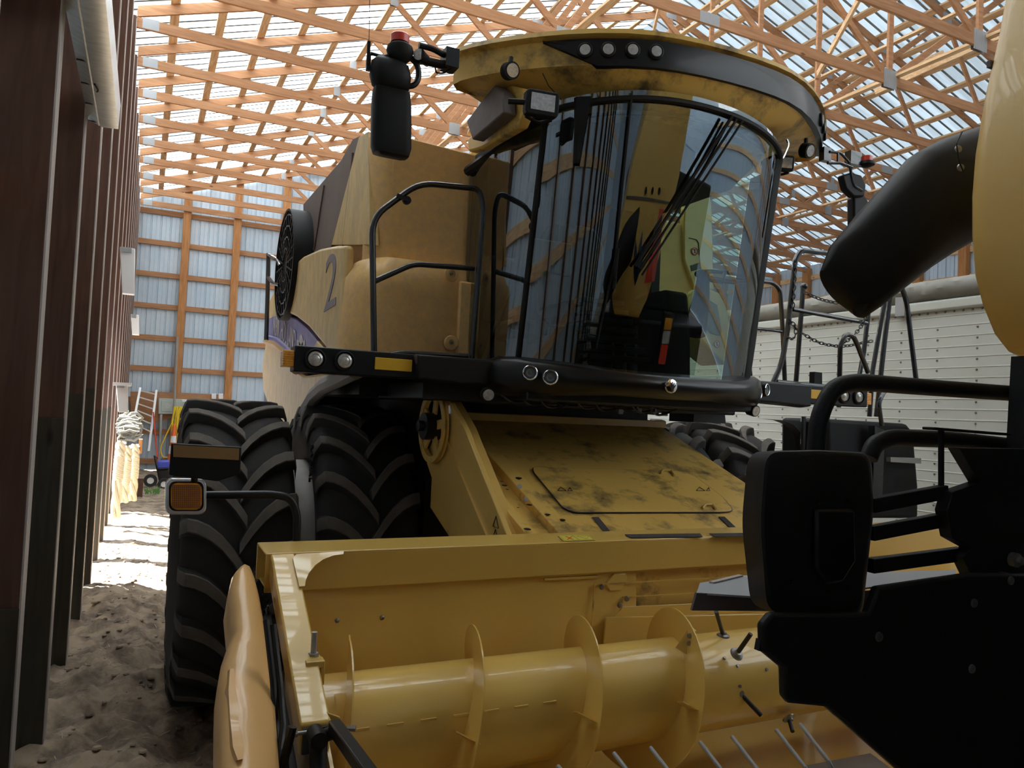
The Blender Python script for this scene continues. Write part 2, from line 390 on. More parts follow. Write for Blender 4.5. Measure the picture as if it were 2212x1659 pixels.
# girts ---------------------------------------------------------------
for i, z in enumerate([.25, 1.0, 1.8, 2.60, 3.39, 4.20, 5.01, 5.83, 6.62]):
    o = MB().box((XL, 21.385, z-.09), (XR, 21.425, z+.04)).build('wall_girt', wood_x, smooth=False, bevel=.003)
    tag(o, 'horizontal board across the gable end wall, %s row up from the ground' % ordn(i), 'board', 'gable wall girts')
for i, z in enumerate([.9, 1.75, 2.6, 3.4, 4.2, 5.0, 5.8, 6.5]):
    o = MB()
    o.box((-.568, YF, z-.07), (-.53, OP0, z+.07))
    if z > OPZ: o.box((-.568, OP0, z-.07), (-.53, OP1, z+.07))
    o.box((-.568, OP1, z-.07), (-.53, YB, z+.07))
    o = o.build('wall_girt', wood_y, smooth=False)
    tag(o, 'board running behind the dark red posts, %s row up' % ordn(i), 'board', 'side wall girts')
    o = MB().box((18.5, YF, z-.07), (18.54, YB, z+.07)).build('wall_girt', wood_y, smooth=False)
    tag(o, 'board on the wall behind the white trailer, %s row up' % ordn(i), 'board', 'far wall girts')
# trusses -------------------------------------------------------------
def truss(yy):
    t = thing('roof_truss', '', 'truss', (XM, yy, ZC), 'roof trusses')
    d = .019
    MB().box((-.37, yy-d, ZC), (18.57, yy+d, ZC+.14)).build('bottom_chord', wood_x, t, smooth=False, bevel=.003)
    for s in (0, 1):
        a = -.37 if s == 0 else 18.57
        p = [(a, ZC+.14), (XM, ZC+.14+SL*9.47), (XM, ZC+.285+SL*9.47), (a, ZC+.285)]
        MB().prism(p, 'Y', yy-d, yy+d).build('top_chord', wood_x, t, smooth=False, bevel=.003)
    nb = ZC+.14
    top = lambda x: ZC+.14+SL*((x if x <= XM else 2*XM-x)+.37)
    for (xa, xb) in ((4.55, 3.05), (4.60, 6.1), (9.02, 6.1), (9.1, 9.1), (9.18, 12.1), (13.6, 12.1), (13.65, 15.15)):
        p0 = Vector((xa, yy, nb-.02)); p1 = Vector((xb, yy, top(xb)+.03))
        MB().obox(p0, p1, .038, .09, up=(1, 0, 0) if abs(xa-xb) < .1 else (0, 0, 1)).build('web', wood_x, t, smooth=False, bevel=.002)
    g = [(-.2, ZC+.08, .2, .14), (4.58, ZC+.08, .2, .2), (9.1, ZC+.08, .26, .26), (13.62, ZC+.08, .2, .2), (18.4, ZC+.08, .2, .14), (5.9, ZC+.07, .3, .14), (12.3, ZC+.07, .3, .14), (3.05, top(3.05)+.05, .12, .18), (6.1, top(6.1)+.05, .22, .16), (9.1, top(9.1)+.06, .25, .2), (12.1, top(12.1)+.05, .22, .16), (15.15, top(15.15)+.05, .12, .18)]
    for gx, gzz, w, h in g:
        m_ = MB()
        for s in (-1, 1):
            nrib = int(w/.022)
            for r in range(nrib):
                x0 = gx-w/2+r*w/nrib
                m_.box((x0, yy+s*(d+.0005)-(.002 if s < 0 else 0), gzz-h/2), (x0+w/nrib*.62, yy+s*(d+.0005)+(.002 if s > 0 else 0), gzz+h/2))
            m_.box((gx-w/2, yy+s*(d+.0004)-.0005, gzz-h/2), (gx+w/2, yy+s*(d+.0004)+.0005, gzz+h/2))
        m_.build('gusset_plate', zinc, t, smooth=False)
    return t
T0 = truss(TY[-1]); T0['label'] = 'wooden roof truss standing first from the back gable wall'
for n, yy in enumerate(reversed(TY[:-1])):
    if yy < -.6: break
    dup(T0, (0, yy-TY[-1], 0), 'wooden roof truss standing %s from the back gable wall' % ordn(n+1))
# purlins -------------------------------------------------------------
for s in (0, 1):
    for k in range(16):
        xx = .08+.615*k if s == 0 else 18.12-.615*k
        if s == 0 and xx > 9.05 or s == 1 and xx < 9.15: continue
        z = roofz(xx, ZC+.285)
        sg = SL if s == 0 else -SL
        p = [(xx-.06, z-.06*sg), (xx+.06, z+.06*sg), (xx+.06, z+.06*sg+.038), (xx-.06, z-.06*sg+.038)]
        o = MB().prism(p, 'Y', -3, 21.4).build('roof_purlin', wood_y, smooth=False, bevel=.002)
        tag(o, ('roof purlin under the white translucent sheets, %s up from the eave' if s == 0 else 'roof purlin under the grey steel sheets, %s up from the eave') % ordn(k), 'purlin', 'roof purlins')
# long braces through the trusses
for (x, z, w) in ((4.75, ZC+.16, .09), (7.55, 8.15, .09), (10.65, 8.15, .09), (13.45, ZC+.16, .09), (9.25, ZC+.16, .09)):
    o = MB().box((x-w/2, -.5, z-.019), (x+w/2, 21.2, z+.019)).build('truss_brace', wood_y, smooth=False, bevel=.002)
    tag(o, 'long brace board laid across the truss webs at %s' % {4.75: 'the first joint from the post side', 7.55: 'the webs before the ridge', 10.65: 'the webs beyond the ridge', 13.45: 'the last joint before the trailer wall', 9.25: 'the ridge joint'}[x], 'brace', 'truss braces')
k = 0
for ya in (3.4, 8.5, 13.6):
    for xa, xb in ((6.3, 8.6), (12.1, 9.8)):
        zt = roofz(xb, ZC+.1)-.1
        o = MB().obox((xa, ya, roofz(xa, ZC+.1)-.5), (xb, ya+4.6, ZC+.35), .038, .09).build('truss_brace', wood_y, smooth=False, bevel=.002)
        tag(o, 'diagonal brace board sloping between truss webs, %s from the front' % ordn(k), 'brace', 'truss braces'); k += 1
#%%COMBINE
CX = 2.52
comb = thing('combine_harvester', 'dusty yellow combine harvester with dual front tyres and large curved cab', 'combine harvester', (CX, 5.3, 0))
def xplate(px, X, t, mb=None):
    mb = mb or MB(); return mb.plate([W(a, b, 'X', X) for a, b in px], (t, 0, 0))
def yplate(px, Y, t, mb=None):
    mb = mb or MB(); return mb.plate([W(a, b, 'Y', Y) for a, b in px], (0, t, 0))
# --- wheels
R, TW = .955, .60
def make_wheel(xc):
    o = Vector((xc, 5.3, .90))
    w = TW
    prof = [(-.34*w, .56), (-.42*w, .57), (-.50*w, .68), (-.52*w, .77), (-.49*w, .85), (-.42*w, .893), (-.2*w, .903), (0, .906), (.2*w, .903), (.42*w, .893), (.49*w, .85), (.52*w, .77), (.50*w, .68), (.42*w, .57), (.34*w, .56)]
    tyre = MB().lathe(prof, o, (1, 0, 0), 72).build('tyre', rubber, comb, angle=50)
    n = 21; mb = MB()
    for s in (-1, 1):
        for i in range(n):
            th0 = 2*PI*(i+(.5 if s > 0 else 0))/n
            rings = []
            path = [(-.10, .80), (-.03, .875), (.05, R-.008), (.2, R), (.4, R), (.6, R), (.8, R), (.95, R), (1.0, R-.006)]
            for u, rt in path:
                uu = max(u, 0); x = s*w*(.5-.53*uu)
                if u < 0: x = s*w*.527
                if -.05 < u < 0: x = s*w*.515
                th = th0-.27*uu**2.1-.02*uu
                rb = rt-.062 if u > 0 else rt-.03
                ht, hb = .033-.006*abs(uu-.5), .050
                def P(r, dt): a = th+dt/r; return o+Vector((x, -r*math.cos(a), r*math.sin(a)))
                rings.append([P(rb, -hb), P(rt-.006, -ht-.006), P(rt, -ht), P(rt, ht), P(rt-.006, ht+.006), P(rb, hb)])
            f0 = len(mb.m); mb.loft(rings, True, True)
            for q_ in range((len(rings)-1)*6):
                if q_ % 6 in (1, 2, 3): mb.m[f0+q_] = 1
    mb.build('tread', [rubber, rubber_dust], tyre, angle=40)
    s = -1
    rp = [(.33*w, .565), (.33*w, .585), (.36*w, .59), (.36*w, .555), (.28*w, .53), (.22*w, .50), (.2*w, .30), (.10*w, .22), (.1*w, .0)]
    rb_ = MB()
    rb_.lathe([(-t, r) for t, r in rp], o, (1, 0, 0), 48); rb_.lathe(rp, o, (1, 0, 0), 48)
    rb_.build('rim', rimgrey, tyre)
    return tyre
wheel0 = make_wheel(.53)
for xc in (1.27, 2*CX-1.27, 2*CX-.53):
    c = wheel0.copy(); COL.objects.link(c); c.location = wheel0.location+Vector((xc-.53, 0, 0)); c.parent = comb
    for ch in wheel0.children:
        q = ch.copy(); COL.objects.link(q); q.parent = c
for a_ in (.80, 2*CX-1.02): MB().lathe([(0, .50), (.01, .585), (.03, .60), (.06, .57), (.22, .57), (.22, .3)], (a_, 5.3, .9), (1, 0, 0), 48).build('dual_spacer_drum', rimgrey, comb)
MB().box((1.13, 4.40, 1.92), (1.66, 8.3, 2.5)).box((1.64, 4.75, 1.92), (3.0, 8.3, 2.5)).box((1.62, 4.55, .9), (1.68, 6.6, 2.0)).box((1.13, 6.5, .8), (3.0, 8.3, 2.0)).build('body_underside', darkmetal, comb)
MB().cyl((.75, 5.3, .9), (4.3, 5.3, .9), .20).build('axle', greymet, comb)
MB().box((1.65, 4.7, .55), (3.4, 6.6, 1.5)).box((1.9, 4.4, 1.3), (3.2, 9, 2.0)).build('chassis', darkmetal, comb, bevel=.02)
# letters moulded into the inner tyre
text('tyre_lettering', 'RADIAL', W(672, 1000, 'X', .945), (0, 0, -1), (0, -1, 0), .07, rubber, comb, .006)
# --- body
BX, BY = 1.10, 4.22
RX = 2*CX-BX
# grain tank front upper panel and side
def body_side(pts, xr, name, m, **k):
    pass
# upper yellow front wall of the tank
MB().prism([(BX+.12, 2.72), (1.8, 2.68), (1.80, 3.40), (BX+.10, 3.43)], 'Y', BY, BY+.05).build('tank_front_panel', yellow_dusty, comb, bevel=.01)
# rounded corner of the tank: plan arc lofted up
def arc_corner(x0, x1, y0, y1, z0, z1, n=8, dz=0):
    rings = []
    for z in (z0, z1):
        r = []
        for i in range(n+1):
            a = PI/2*i/n
            r.append(Vector((x1-(x1-x0)*math.cos(a)**.8 if i < n else x1, y1-(y1-y0)*math.sin(a), z)))
        r += [Vector((p.x+.02, p.y+.03, z)) for p in reversed(r)]
        rings.append(r)
    return MB().loft(rings, True, True)
arc_corner(BX, BX+.13, BY, BY+.16, 2.5, 3.43).build('tank_corner_panel', yellow_dusty, comb)
# tank side (upper) : yellow part then grey brown extension
xplate([(795, 284), (775, 296), (716, 529), (800, 529)], BX, .05).build('tank_side_panel', yellow_side, comb, bevel=.004)
xplate([(777, 293), (762, 300), (737, 345), (655, 441), (655, 470), (657, 580), (700, 560), (716, 531)], BX+.012, .05).build('tank_extension', hood_grey, comb, bevel=.006)
for px in (762, 700):
    MB().tube([W(px, 330 if px > 750 else 400, 'X', BX+.005), W(px-22, 540, 'X', BX+.005)], .006, 6).build('extension_seam', hood_grey, comb)
MB().box((BX+.06, BY+.04, 2.6), (1.66, 8.0, 3.40)).box((1.64, 4.78, 2.55), (2*CX-BX-.06, 8.0, 3.40)).build('grain_tank', yellow_dusty, comb, bevel=.02)
# lower bulging front side panel with rounded corner (plan arc), seam and numeral
LX = 1.02
zt_, zb_ = 2.70, 2.06
def lowprof(z):      # bulge outward lower down
    return -.03*math.sin(PI*min(1, max(0, (zt_-z)/(zt_-zb_)))*.6)
rings = []
for i in range(7):
    z = zt_-(zt_-zb_)*i/6
    ins = .06*(1-min(1, (zt_-z)/.08))
    r = []
    for j in range(9):
        a = PI/2*j/8; r.append(Vector((LX+ins+lowprof(z)+.17*(1-math.cos(a)), BY-.13+.32*(1-math.sin(a))+ins, z)))
    r.append(Vector((1.60, BY-.13+ins, z))); r.append(Vector((1.74, BY-.05, z))); r.append(Vector((1.74, BY+.03, z)))
    r += [Vector((1.3, BY+.03, z)), Vector((LX+.2, BY+.3, z))]
    rings.append(r)
MB().loft(rings, True, True).build('front_side_shield', yellow_dusty, comb, angle=50)
# embossed vertical bolt strip on the shield
MB().box((1.60, BY-.15, 2.12), (1.735, BY-.12, 2.60)).build('shield_bolt_strip', yellow_dusty, comb, bevel=.012)
for z in (2.20, 2.53):
    p = W(975, 592 if z > 2.4 else 741, 'Y', BY-.15)
    o_ = MB().lathe([(0, .045), (.01, .04), (.012, .022), (.002, .020), (.0, .001)], p+Vector((0, .002, 0)), (0, -1, 0), 18).build('bolt_recess', yellow_dusty, comb)
    MB().cyl(p, p+Vector((0, -.012, 0)), .009).build('bolt_head', boltm, o_)
# main side shield with the numeral 2
SX = 1.0
side_poly = [(744, 530), (720, 531), (690, 537), (655, 553), (630, 575), (618, 605), (610, 660), (614, 672), (640, 685), (665, 705), (690, 735), (712, 762), (730, 800), (736, 800)]
xplate(side_poly, SX, .06).build('side_shield', yellow_side, comb, bevel=.02)
text('side_number', '2', W(714, 615, 'X', SX-.002), (0, -1, .04), (0, .05, 1), .50, decal_grey, comb, .002, sx=1.5)
# blue stripe panel, rounded wing below and rear lower panel
xplate([(614, 676), (578, 688), (574, 735), (600, 740), (630, 765), (645, 800), (722, 800), (706, 764), (686, 738), (660, 708), (638, 689)], SX+.02, .05).build('stripe_panel', blue_stripe, comb, bevel=.008)
xplate([(684, 736), (668, 765), (655, 800), (728, 800), (712, 768)], SX+.008, .05).build('stripe_corner', yellow_side, comb, bevel=.01)
mb = MB(); mb.tube([W(a, b, 'X', SX+.015) for a, b in ((576, 737), (598, 744), (618, 760), (632, 780), (640, 800))], .035, 8); mb.build('orange_piping', orange_pl, comb)
mb = MB(); mb.tube([W(a, b, 'X', SX+.015) for a, b in ((576, 729), (600, 736), (622, 754), (637, 776), (646, 800))], .028, 8); mb.build('blue_piping', blue_stripe, comb)
# brand lettering following the curve
word = 'NEW HOLLAND'
for i, ch in enumerate(word):
    if ch == ' ': continue
    t = i/(len(word)-1); px = 592+43*t; py = 706+34*t**1.35
    text('brand_letter', ch, W(px, py, 'X', SX+.012), (0, -1, -.04-.12*t), (0, 0, 1), .25, decal_white, comb, .002, sx=.62)
# leaf emblem
def leaf(cx_, cy_, sc, X, m, name, parent):
    mb = MB()
    for a0, L, w in ((0, 30, 6), (-28, 24, 5), (28, 24, 5), (-52, 15, 4), (52, 15, 4)):
        a = math.radians(a0); pts = []
        for k in range(13):
            t = k/12; ww = w*math.sin(PI*t)**.8; pts.append((L*t, ww))
        pts = [(l, q) for l, q in pts]+[(l, -q) for l, q in reversed(pts[1:-1])]
        mb.plate([W(cx_+sc*.55*(l*math.sin(a)+q*math.cos(a)), cy_-sc*(l*math.cos(a)-q*math.sin(a)), 'X', X) for l, q in pts], (.002, 0, 0))
    mb.build(name, m, parent)
leaf(650, 762, 1.35, SX+.015, decal_white, 'leaf_emblem', comb)
# lower rear panel, yellow with dark edged wheel arch
low_poly = [(574, 738), (596, 745), (616, 762), (630, 782), (642, 800), (655, 812), (736, 800), (728, 822), (700, 832), (672, 850), (650, 880), (636, 915), (630, 935), (600, 910), (580, 880), (568, 845), (566, 790)]
xplate(low_poly, SX+.03, .06).build('rear_lower_panel', yellow_side, comb, bevel=.02)
mb = MB(); mb.tube([W(a, b, 'X', SX+.02) for a, b in ((770, 800), (730, 820), (702, 834), (680, 854), (665, 880), (660, 892))], .05, 8); mb.build('wheel_arch_edge', greymet, comb)
# yellow rear hood corner and rear handrail
xplate([(612, 600), (596, 620), (580, 655), (574, 690), (590, 684), (604, 690), (612, 676), (606, 650)], SX+.05, .1).build('rear_corner_panel', yellow_side, comb, bevel=.01)
mb = MB(); mb.tube([W(a, b, 'X', SX-.03) for a, b in ((580, 548), (578, 640), (575, 735))], .02, 8)
mb.tube([W(a, b, 'X', SX-.03) for a, b in ((580, 550), (600, 562), (606, 575))], .018, 8); mb.tube([W(a, b, 'X', SX-.03) for a, b in ((580, 600), (590, 612), (604, 616))], .018, 8)
mb.build('rear_handrail', ladder_m, comb)
# rotary radiator screen
pc = W(637, 575, 'X', SX+.05); pt = W(637, 462, 'X', SX+.05); rr_ = (pt-pc).length*.93
mb = MB(); mb.lathe([(-.09, rr_*.96), (-.09, rr_), (.15, rr_), (.16, rr_*.9)], pc, (1, 0, 0), 48); mb.cyl(pc-Vector((.07, 0, 0)), pc+Vector((.1, 0, 0)), rr_*.97, seg=48)
rs = mb.build('rotary_screen', black_m, comb)
mb = MB()
for k in range(24):
    a = 2*PI*k/24; mb.obox(pc+Vector((-.08, math.cos(a)*.1, math.sin(a)*.1)), pc+Vector((-.08, math.cos(a)*rr_*.95, math.sin(a)*rr_*.95)), .01, .01, up=(1, 0, 0))
for r_ in (.3, .5, .7, .9): mb.tube([pc+Vector((-.08, math.cos(a)*rr_*r_, math.sin(a)*rr_*r_)) for a in [2*PI*k/32 for k in range(32)]], .006, 5, closed=True)
mb.build('screen_mesh', black, rs)
# mirrored far side of the body (seen past and through the cab)
FY = 4.75
yplate([(1478, 470), (1482, 425), (1492, 410), (1512, 405), (1530, 412), (1538, 440), (1541, 560), (1543, 625), (1500, 625), (1478, 560)], FY, .06).build('far_upper_panel', yellow_hdr, comb, bevel=.01)
mb = MB(); mb.tube([W(a, b, 'Y', FY-.004) for a, b in ((1488, 514), (1505, 518), (1509, 525), (1512, 565), (1514, 585))], .0035, 6); mb.build('hatch_seam', decal_blk, comb)
def roundsign(px, py, Y, r, name):
    c = W(px, py, 'Y', Y)
    o_ = MB().cyl(c, c+Vector((0, -.003, 0)), r, seg=24).build(name, white_p, comb)
    q = MB(); q.tube([c+Vector((math.cos(a)*r, -.004, math.sin(a)*r)) for a in [2*PI*k/24 for k in range(24)]], r*.14, 5, closed=True); q.obox(c+Vector((-r*.6, -.005, r*.6)), c+Vector((r*.6, -.005, -r*.6)), r*.2, .002, up=(0, 1, 0)); q.build('prohibition_ring', redp, o_)
    q = MB(); q.obox(c+Vector((0, -.004, -r*.6)), c+Vector((0, -.004, r*.3)), r*.35, .002, up=(0, 1, 0)); q.sph(c+Vector((0, -.004, r*.5)), r*.18, 6); q.build('figure_symbol', decal_blk, o_)
roundsign(1500, 543, FY-.003, .028, 'no_access_sticker')
yplate([(1492, 574), (1513, 566), (1515, 580), (1495, 586)], FY-.006, .004).build('black_label', decal_blk, comb)
yplate([(1482, 640), (1496, 626), (1530, 622), (1555, 632), (1570, 660), (1578, 700), (1582, 745), (1570, 790), (1545, 770), (1500, 720), (1488, 680)], FY-.25, .3).build('far_lower_panel', yellow_hdr, comb, bevel=.02)
yplate([(1520, 650), (1533, 648), (1550, 658), (1560, 715), (1556, 726), (1535, 720), (1528, 712)], FY-.26, .02).build('panel_window', cabgrey, comb, bevel=.004)
roundsign(1548, 743, FY-.253, .026, 'no_access_sticker')
# engine deck block behind cab
MB().box((1.9, 4.6, 2.0), (3.2, 5.2, 3.3)).build('engine_side_cover', darkmetal, comb)
# --- platform bar with lamps (both ends)
def platform_bar(sgn):
    def X(x): return x if sgn < 0 else 2*CX+.08-x
    mb = MB(); a, b = sorted((X(.625), X(1.80)))
    mb.box((a, 3.66, 2.0), (b, 3.78, 2.125)); bar = mb.build('platform_bar', black, comb, bevel=.008)
    mb = MB(); a, b = sorted((X(1.22), X(1.85))); mb.loft([[Vector((a, 3.60, 2.0)), Vector((a, 3.60, 2.12)), Vector((a, 3.7, 2.13)), Vector((a, 3.7, 1.99))], [Vector((b, 3.60, 1.98)), Vector((b, 3.60, 2.12)), Vector((b, 3.7, 2.13)), Vector((b, 3.7, 1.97))]], True, True)
    mb.build('bar_sleeve', black, comb, bevel=.01)
    mb = MB(); a, b = sorted((X(.85), X(1.6))); mb.box((a, 3.78, 2.06), (b, 4.6, 2.11)); mb.build('platform_deck', darkmetal, comb)
    for lx in (.72, .86):
        c = Vector((X(lx), 3.66, 2.066))
        l = MB().lathe([(0, .050), (.012, .050), (.016, .044), (.010, .040)], c, (0, -1, 0), 24).build('bar_lamp', black_m, bar)
    for lx in (.72, .86):
        c = Vector((X(lx), 3.652, 2.066)); q = MB().lathe([(0, .036), (.004, .034), (.009, .024), (.005, .022), (.011, .012), (.012, .001)], c, (0, -1, 0), 24); q.build('bar_lamp_lens', lensm, bar)
    a, b = sorted((X(1.01), X(1.20)))
    MB().box((a, 3.653, 2.035), (b, 3.662, 2.095)).build('amber_reflector', orange_ref, bar, bevel=.002)
    a, b = sorted((X(1.205), X(1.27)))
    MB().prism([(a, 2.12), (b, 2.12), (b, 2.015), (b-.02, 2.015), (a+.02, 2.06)], 'Y', 3.635, 3.66).build('bar_bracket', grime_dark, bar)
    c = Vector((X(.62), 3.70, 2.06)); d = Vector((-sgn*-.05, 0, 0))
    a, b = sorted((X(.625), X(.575)))
    q = MB(); q.box((a, 3.67, 2.02), (b, 3.75, 2.10))
    for k in range(7): q.box((a-.001, 3.668, 2.024+k*.011), (b+.001, 3.752, 2.029+k*.011))
    q.build('side_marker_lamp', amber, bar, bevel=.003)
    return bar
platform_bar(-1); platform_bar(1)
# --- cab pod bumper
def pody(dx): t = min(abs(dx)/.95, 1); return 3.17+.52*t**3.0
rings = []; N = 34
for i in range(N+1):
    dx = -.92+1.84*i/N; t = abs(dx)/.92
    zc = 2.025+.03*t**2; hh = .052+.045*max(0, (t-.35)/.65)**1.2
    if t > .93: hh *= (1-(t-.93)*6)
    y = pody(dx); x = CX+dx
    nx_ = 1.0*math.copysign(t**2*.5, dx)
    def Q(o_, z): return Vector((x+nx_*o_*-1*-1*.3, y-o_*.9, z))
    r = [Q(-.16, zc+hh*1.1), Q(-.03, zc+hh*1.05), Q(.02, zc+hh*.75), Q(.035, zc+hh*.1), Q(.03, zc-hh*.55), Q(.0, zc-hh*1.0), Q(-.10, zc-hh*1.25), Q(-.20, zc-hh*1.2)]
    rings.append(r)
pod = MB().loft(rings, True, True).build('cab_front_bumper', gloss_black, comb, angle=60)
def podlamp(px, py, dx):
    y = pody(dx)-.033
    c = W(px, py, 'Y', y-.012)
    nrm = Vector((math.copysign(.45, dx), -1, 0)).normalized()
    l = MB().tube([c+nrm*.004+(Vector((0, 0, 1))*math.sin(a)+nrm.cross(Vector((0, 0, 1)))*math.cos(a))*.034 for a in [2*PI*k/24 for k in range(24)]], .004, 6, closed=True).build('lamp_ring', chrome, pod)
    l2 = MB().lathe([(-.02, .042), (.004, .040), (.0, .034)], c, nrm, 24).build('lamp_housing', black_m, pod)
    MB().lathe([(0, .032), (.004, .024), (.008, .020), (.004, .012), (.006, .001)], c-nrm*.002, nrm, 24).build('lamp_lens', cabgrey, l)
for px, py, dx in ((1145, 805, -.73), (1189, 815, -.62)):
    podlamp(px, py, dx)
for px, py, dx in ((1639, 849, .74), (1656, 842, .83)): podlamp(px, py, dx)
# round brand badge
bc = W(1449, 834, 'Y', pody(0)-.045)
bd = MB().lathe([(0, .037), (.008, .035), (.012, .028), (.013, .001)], bc, (0, -1, 0), 28).build('round_badge', chrome, pod)
q = MB()
for a0 in (-50, -25, 0, 25, 50):
    a = math.radians(a0); q.obox(bc+Vector((0, -.0145, -.024)), bc+Vector((math.sin(a)*.026, -.0145, -.024+.046*math.cos(a))), .003, .002, up=(0, 1, 0))
q.obox(bc+Vector((0, -.0145, -.034)), bc+Vector((0, -.0145, -.02)), .003, .002, up=(0, 1, 0))
q.build('badge_leaf_lines', decal_blk, bd)
# --- cab glass
def gy(dx, n=2.4, a=.85, b=.6):  # plan curve of the windscreen
    t = min(abs(dx)/a, .99999); return 3.27+b*(1-(1-t**n)**(1/n))
def lean(z): return -.19*(z-2.1)/1.2
def gtop(dx): return 3.50-.10*(abs(dx)/.85)**2
def gs(dx, z, off=0):
    h = .004; d = (gy(min(dx+h, .8499))-gy(max(dx-h, -.8499)))/(min(dx+h, .8499)-max(dx-h, -.8499))
    n = Vector((d, -1, 0)).normalized()
    return Vector((CX+dx, gy(dx)+lean(z), z))+n*off
mb = MB(); NX, NZ = 56, 14
dxs = [.85*math.sin(PI/2*(-1+2*i/NX)) for i in range(NX+1)]
dxs = [d for d in dxs if d > -.775]
dxs[0] = -.77
mb.add([gs(d, 2.06+(gtop(d)-2.06)*j/NZ) for j in range(NZ+1) for d in dxs], [(j*len(dxs)+i, j*len(dxs)+i+1, (j+1)*len(dxs)+i+1, (j+1)*len(dxs)+i) for j in range(NZ) for i in range(len(dxs)-1)])
ws = mb.build('windscreen', glass, comb, angle=180)
# side windows
mb = MB(); mb.add([Vector((CX+.85, 3.87+lean(2.06), 2.06)), Vector((CX+.85, 4.62, 2.06)), Vector((CX+.85, 4.62, 3.42)), Vector((CX+.85, 3.87+lean(3.4), 3.4))], [(0, 1, 2, 3)]); mb.build('far_side_window', glass, comb)
dl_, dt_, ft, fb = Vector((1.675, 4.2, 2.10)), Vector((1.675, 4.2, 3.28)), gs(-.77, 3.34), gs(-.77, 2.08)
mb = MB(); nd = 12
vs = []
for j in range(nd+1):
    t = j/nd; a = dl_.lerp(dt_, t); b = fb.lerp(ft, t)
    for i in range(nd+1):
        s_ = i/nd; p = a.lerp(b, s_); p.x -= .035*math.sin(PI*s_); vs.append(p)
mb.add(vs, [(j*(nd+1)+i, j*(nd+1)+i+1, (j+1)*(nd+1)+i+1, (j+1)*(nd+1)+i) for j in range(nd) for i in range(nd)])
door = mb.build('cab_door_glass', glass, comb, angle=180)
# door frame, pillars
mb = MB(); mb.tube([gs(-.775, 2.07, .006), gs(-.775, 2.7, .006), gs(-.775, 3.34, .006)], .014, 8); mb.build('door_front_frame', black_m, comb)
mb = MB(); mb.box((1.69, 4.12, 2.08), (1.77, 4.26, 3.34)); mb.build('rear_cab_pillar', black_m, comb, bevel=.015)
mb = MB(); mb.tube([Vector((1.685, 4.12, 2.09)), Vector((1.685, 4.12, 3.32))], .014, 8, 0); mb.build('door_rear_frame', black, comb)
mb = MB(); mb.tube([Vector((1.66, 4.18, 3.28)), gs(-.775, 3.36, .0)], .03, 8); mb.build('door_top_frame', black_m, comb)
mb = MB(); mb.tube([Vector((1.66, 4.18, 2.09)), gs(-.775, 2.07, .0)], .018, 8); mb.build('door_sill', black_m, comb)
mb = MB(); mb.tube([gs(d, gtop(d)-.045, .012) for d in [(-.77+1.56*k/24) for k in range(25)]], .016, 8); mb.build('upper_glass_rail', black_m, comb)
mb = MB(); mb.tube([gs(d, gtop(d)-.10, -.02) for d in [(-.79+1.3*k/20) for k in range(21)]], .012, 8); mb.build('sun_blind_rail', black_m, comb)
mb = MB(); mb.loft([[gs(.70, z, -.03)+Vector((a*.5*w_, c*.05, 0)) for a, c in ((-.5, -1), (.5, -1), (.5, 1), (-.5, 1))] for z, w_ in ((2.10, .12), (2.3, .13), (2.55, .11), (3.4, .14))], True, True)
mb.build('front_cab_pillar', cabdark, comb, bevel=.01)
mb = MB(); mb.box((1.68, 4.48, 2.05), (1.76, 4.62, 3.4)); mb.box((3.29, 4.55, 2.05), (3.36, 4.66, 3.42)); mb.build('rear_corner_pillars', cabdark, comb)
mb = MB(); mb.box((1.74, 4.6, 2.0), (3.30, 4.64, 3.44)); mb.build('cab_rear_wall', cabdark, comb)
MB().prism([(1.70, 4.6), (3.34, 4.6), (3.34, 3.95), (3.2, 3.55), (2.9, 3.38), (2.52, 3.34), (2.1, 3.38), (1.85, 3.55), (1.70, 3.95)], 'Z', 2.00, 2.06).build('cab_floor', cabdark, comb)
MB().prism([(1.72, 4.6), (3.34, 4.6), (3.34, 3.8), (3.15, 3.40), (2.9, 3.25), (2.52, 3.2), (2.1, 3.25), (1.85, 3.4), (1.72, 3.8)], 'Z', 3.36, 3.40).build('cab_headliner', cabdark, comb)
# interior: seats, column, wheel, consoles
mb = MB(); mb.box((2.25, 3.85, 2.42), (2.75, 4.32, 2.55)); st = mb.build('driver_seat', seatm, comb, bevel=.04)
mb = MB(); mb.loft([[Vector((2.5+a*w_, 4.33+y_, z)) for a, y_ in ((-1, 0), (1, 0), (.9, .12), (-.9, .12))] for z, w_ in ((2.5, .23), (2.75, .26), (3.0, .24), (3.12, .16))], True, True); mb.build('seat_backrest', seatm, st, bevel=.03)
MB().box((2.32, 3.95, 2.06), (2.68, 4.25, 2.42)).build('seat_base', cabdark, st, bevel=.02)
mb = MB(); mb.box((1.95, 4.05, 2.3), (2.2, 4.35, 2.42)); mb.loft([[Vector((2.03+a*.13, 4.38+y_, z)) for a, y_ in ((-1, 0), (1, 0), (.9, .08), (-.9, .08))] for z in (2.42, 2.85)], True, True); mb.build('instructor_seat', seatm, comb, bevel=.03)
mb = MB(); mb.loft([[Vector((2.80+a*.09, y_+b_*.16, z)) for a, b_ in ((-1, -1), (1, -1), (1, 1), (-1, 1))] for z, y_ in ((2.06, 3.72), (2.4, 3.74), (2.62, 3.78))], True, True); mb.build('armrest_console', cabgrey, comb, bevel=.03)
mb = MB(); mb.tube([W(1500, 720, 'Y', 3.62), W(1515, 640, 'Y', 3.66), W(1520, 590, 'Y', 3.70)], [.07, .05, .035], 12); sc = mb.build('steering_column', cabdark, comb)
wc = W(1562, 597, 'Y', 3.72); ax_ = Vector((-.15, -.35, 1)).normalized(); u_ = ax_.orthogonal().normalized(); w2 = ax_.cross(u_)
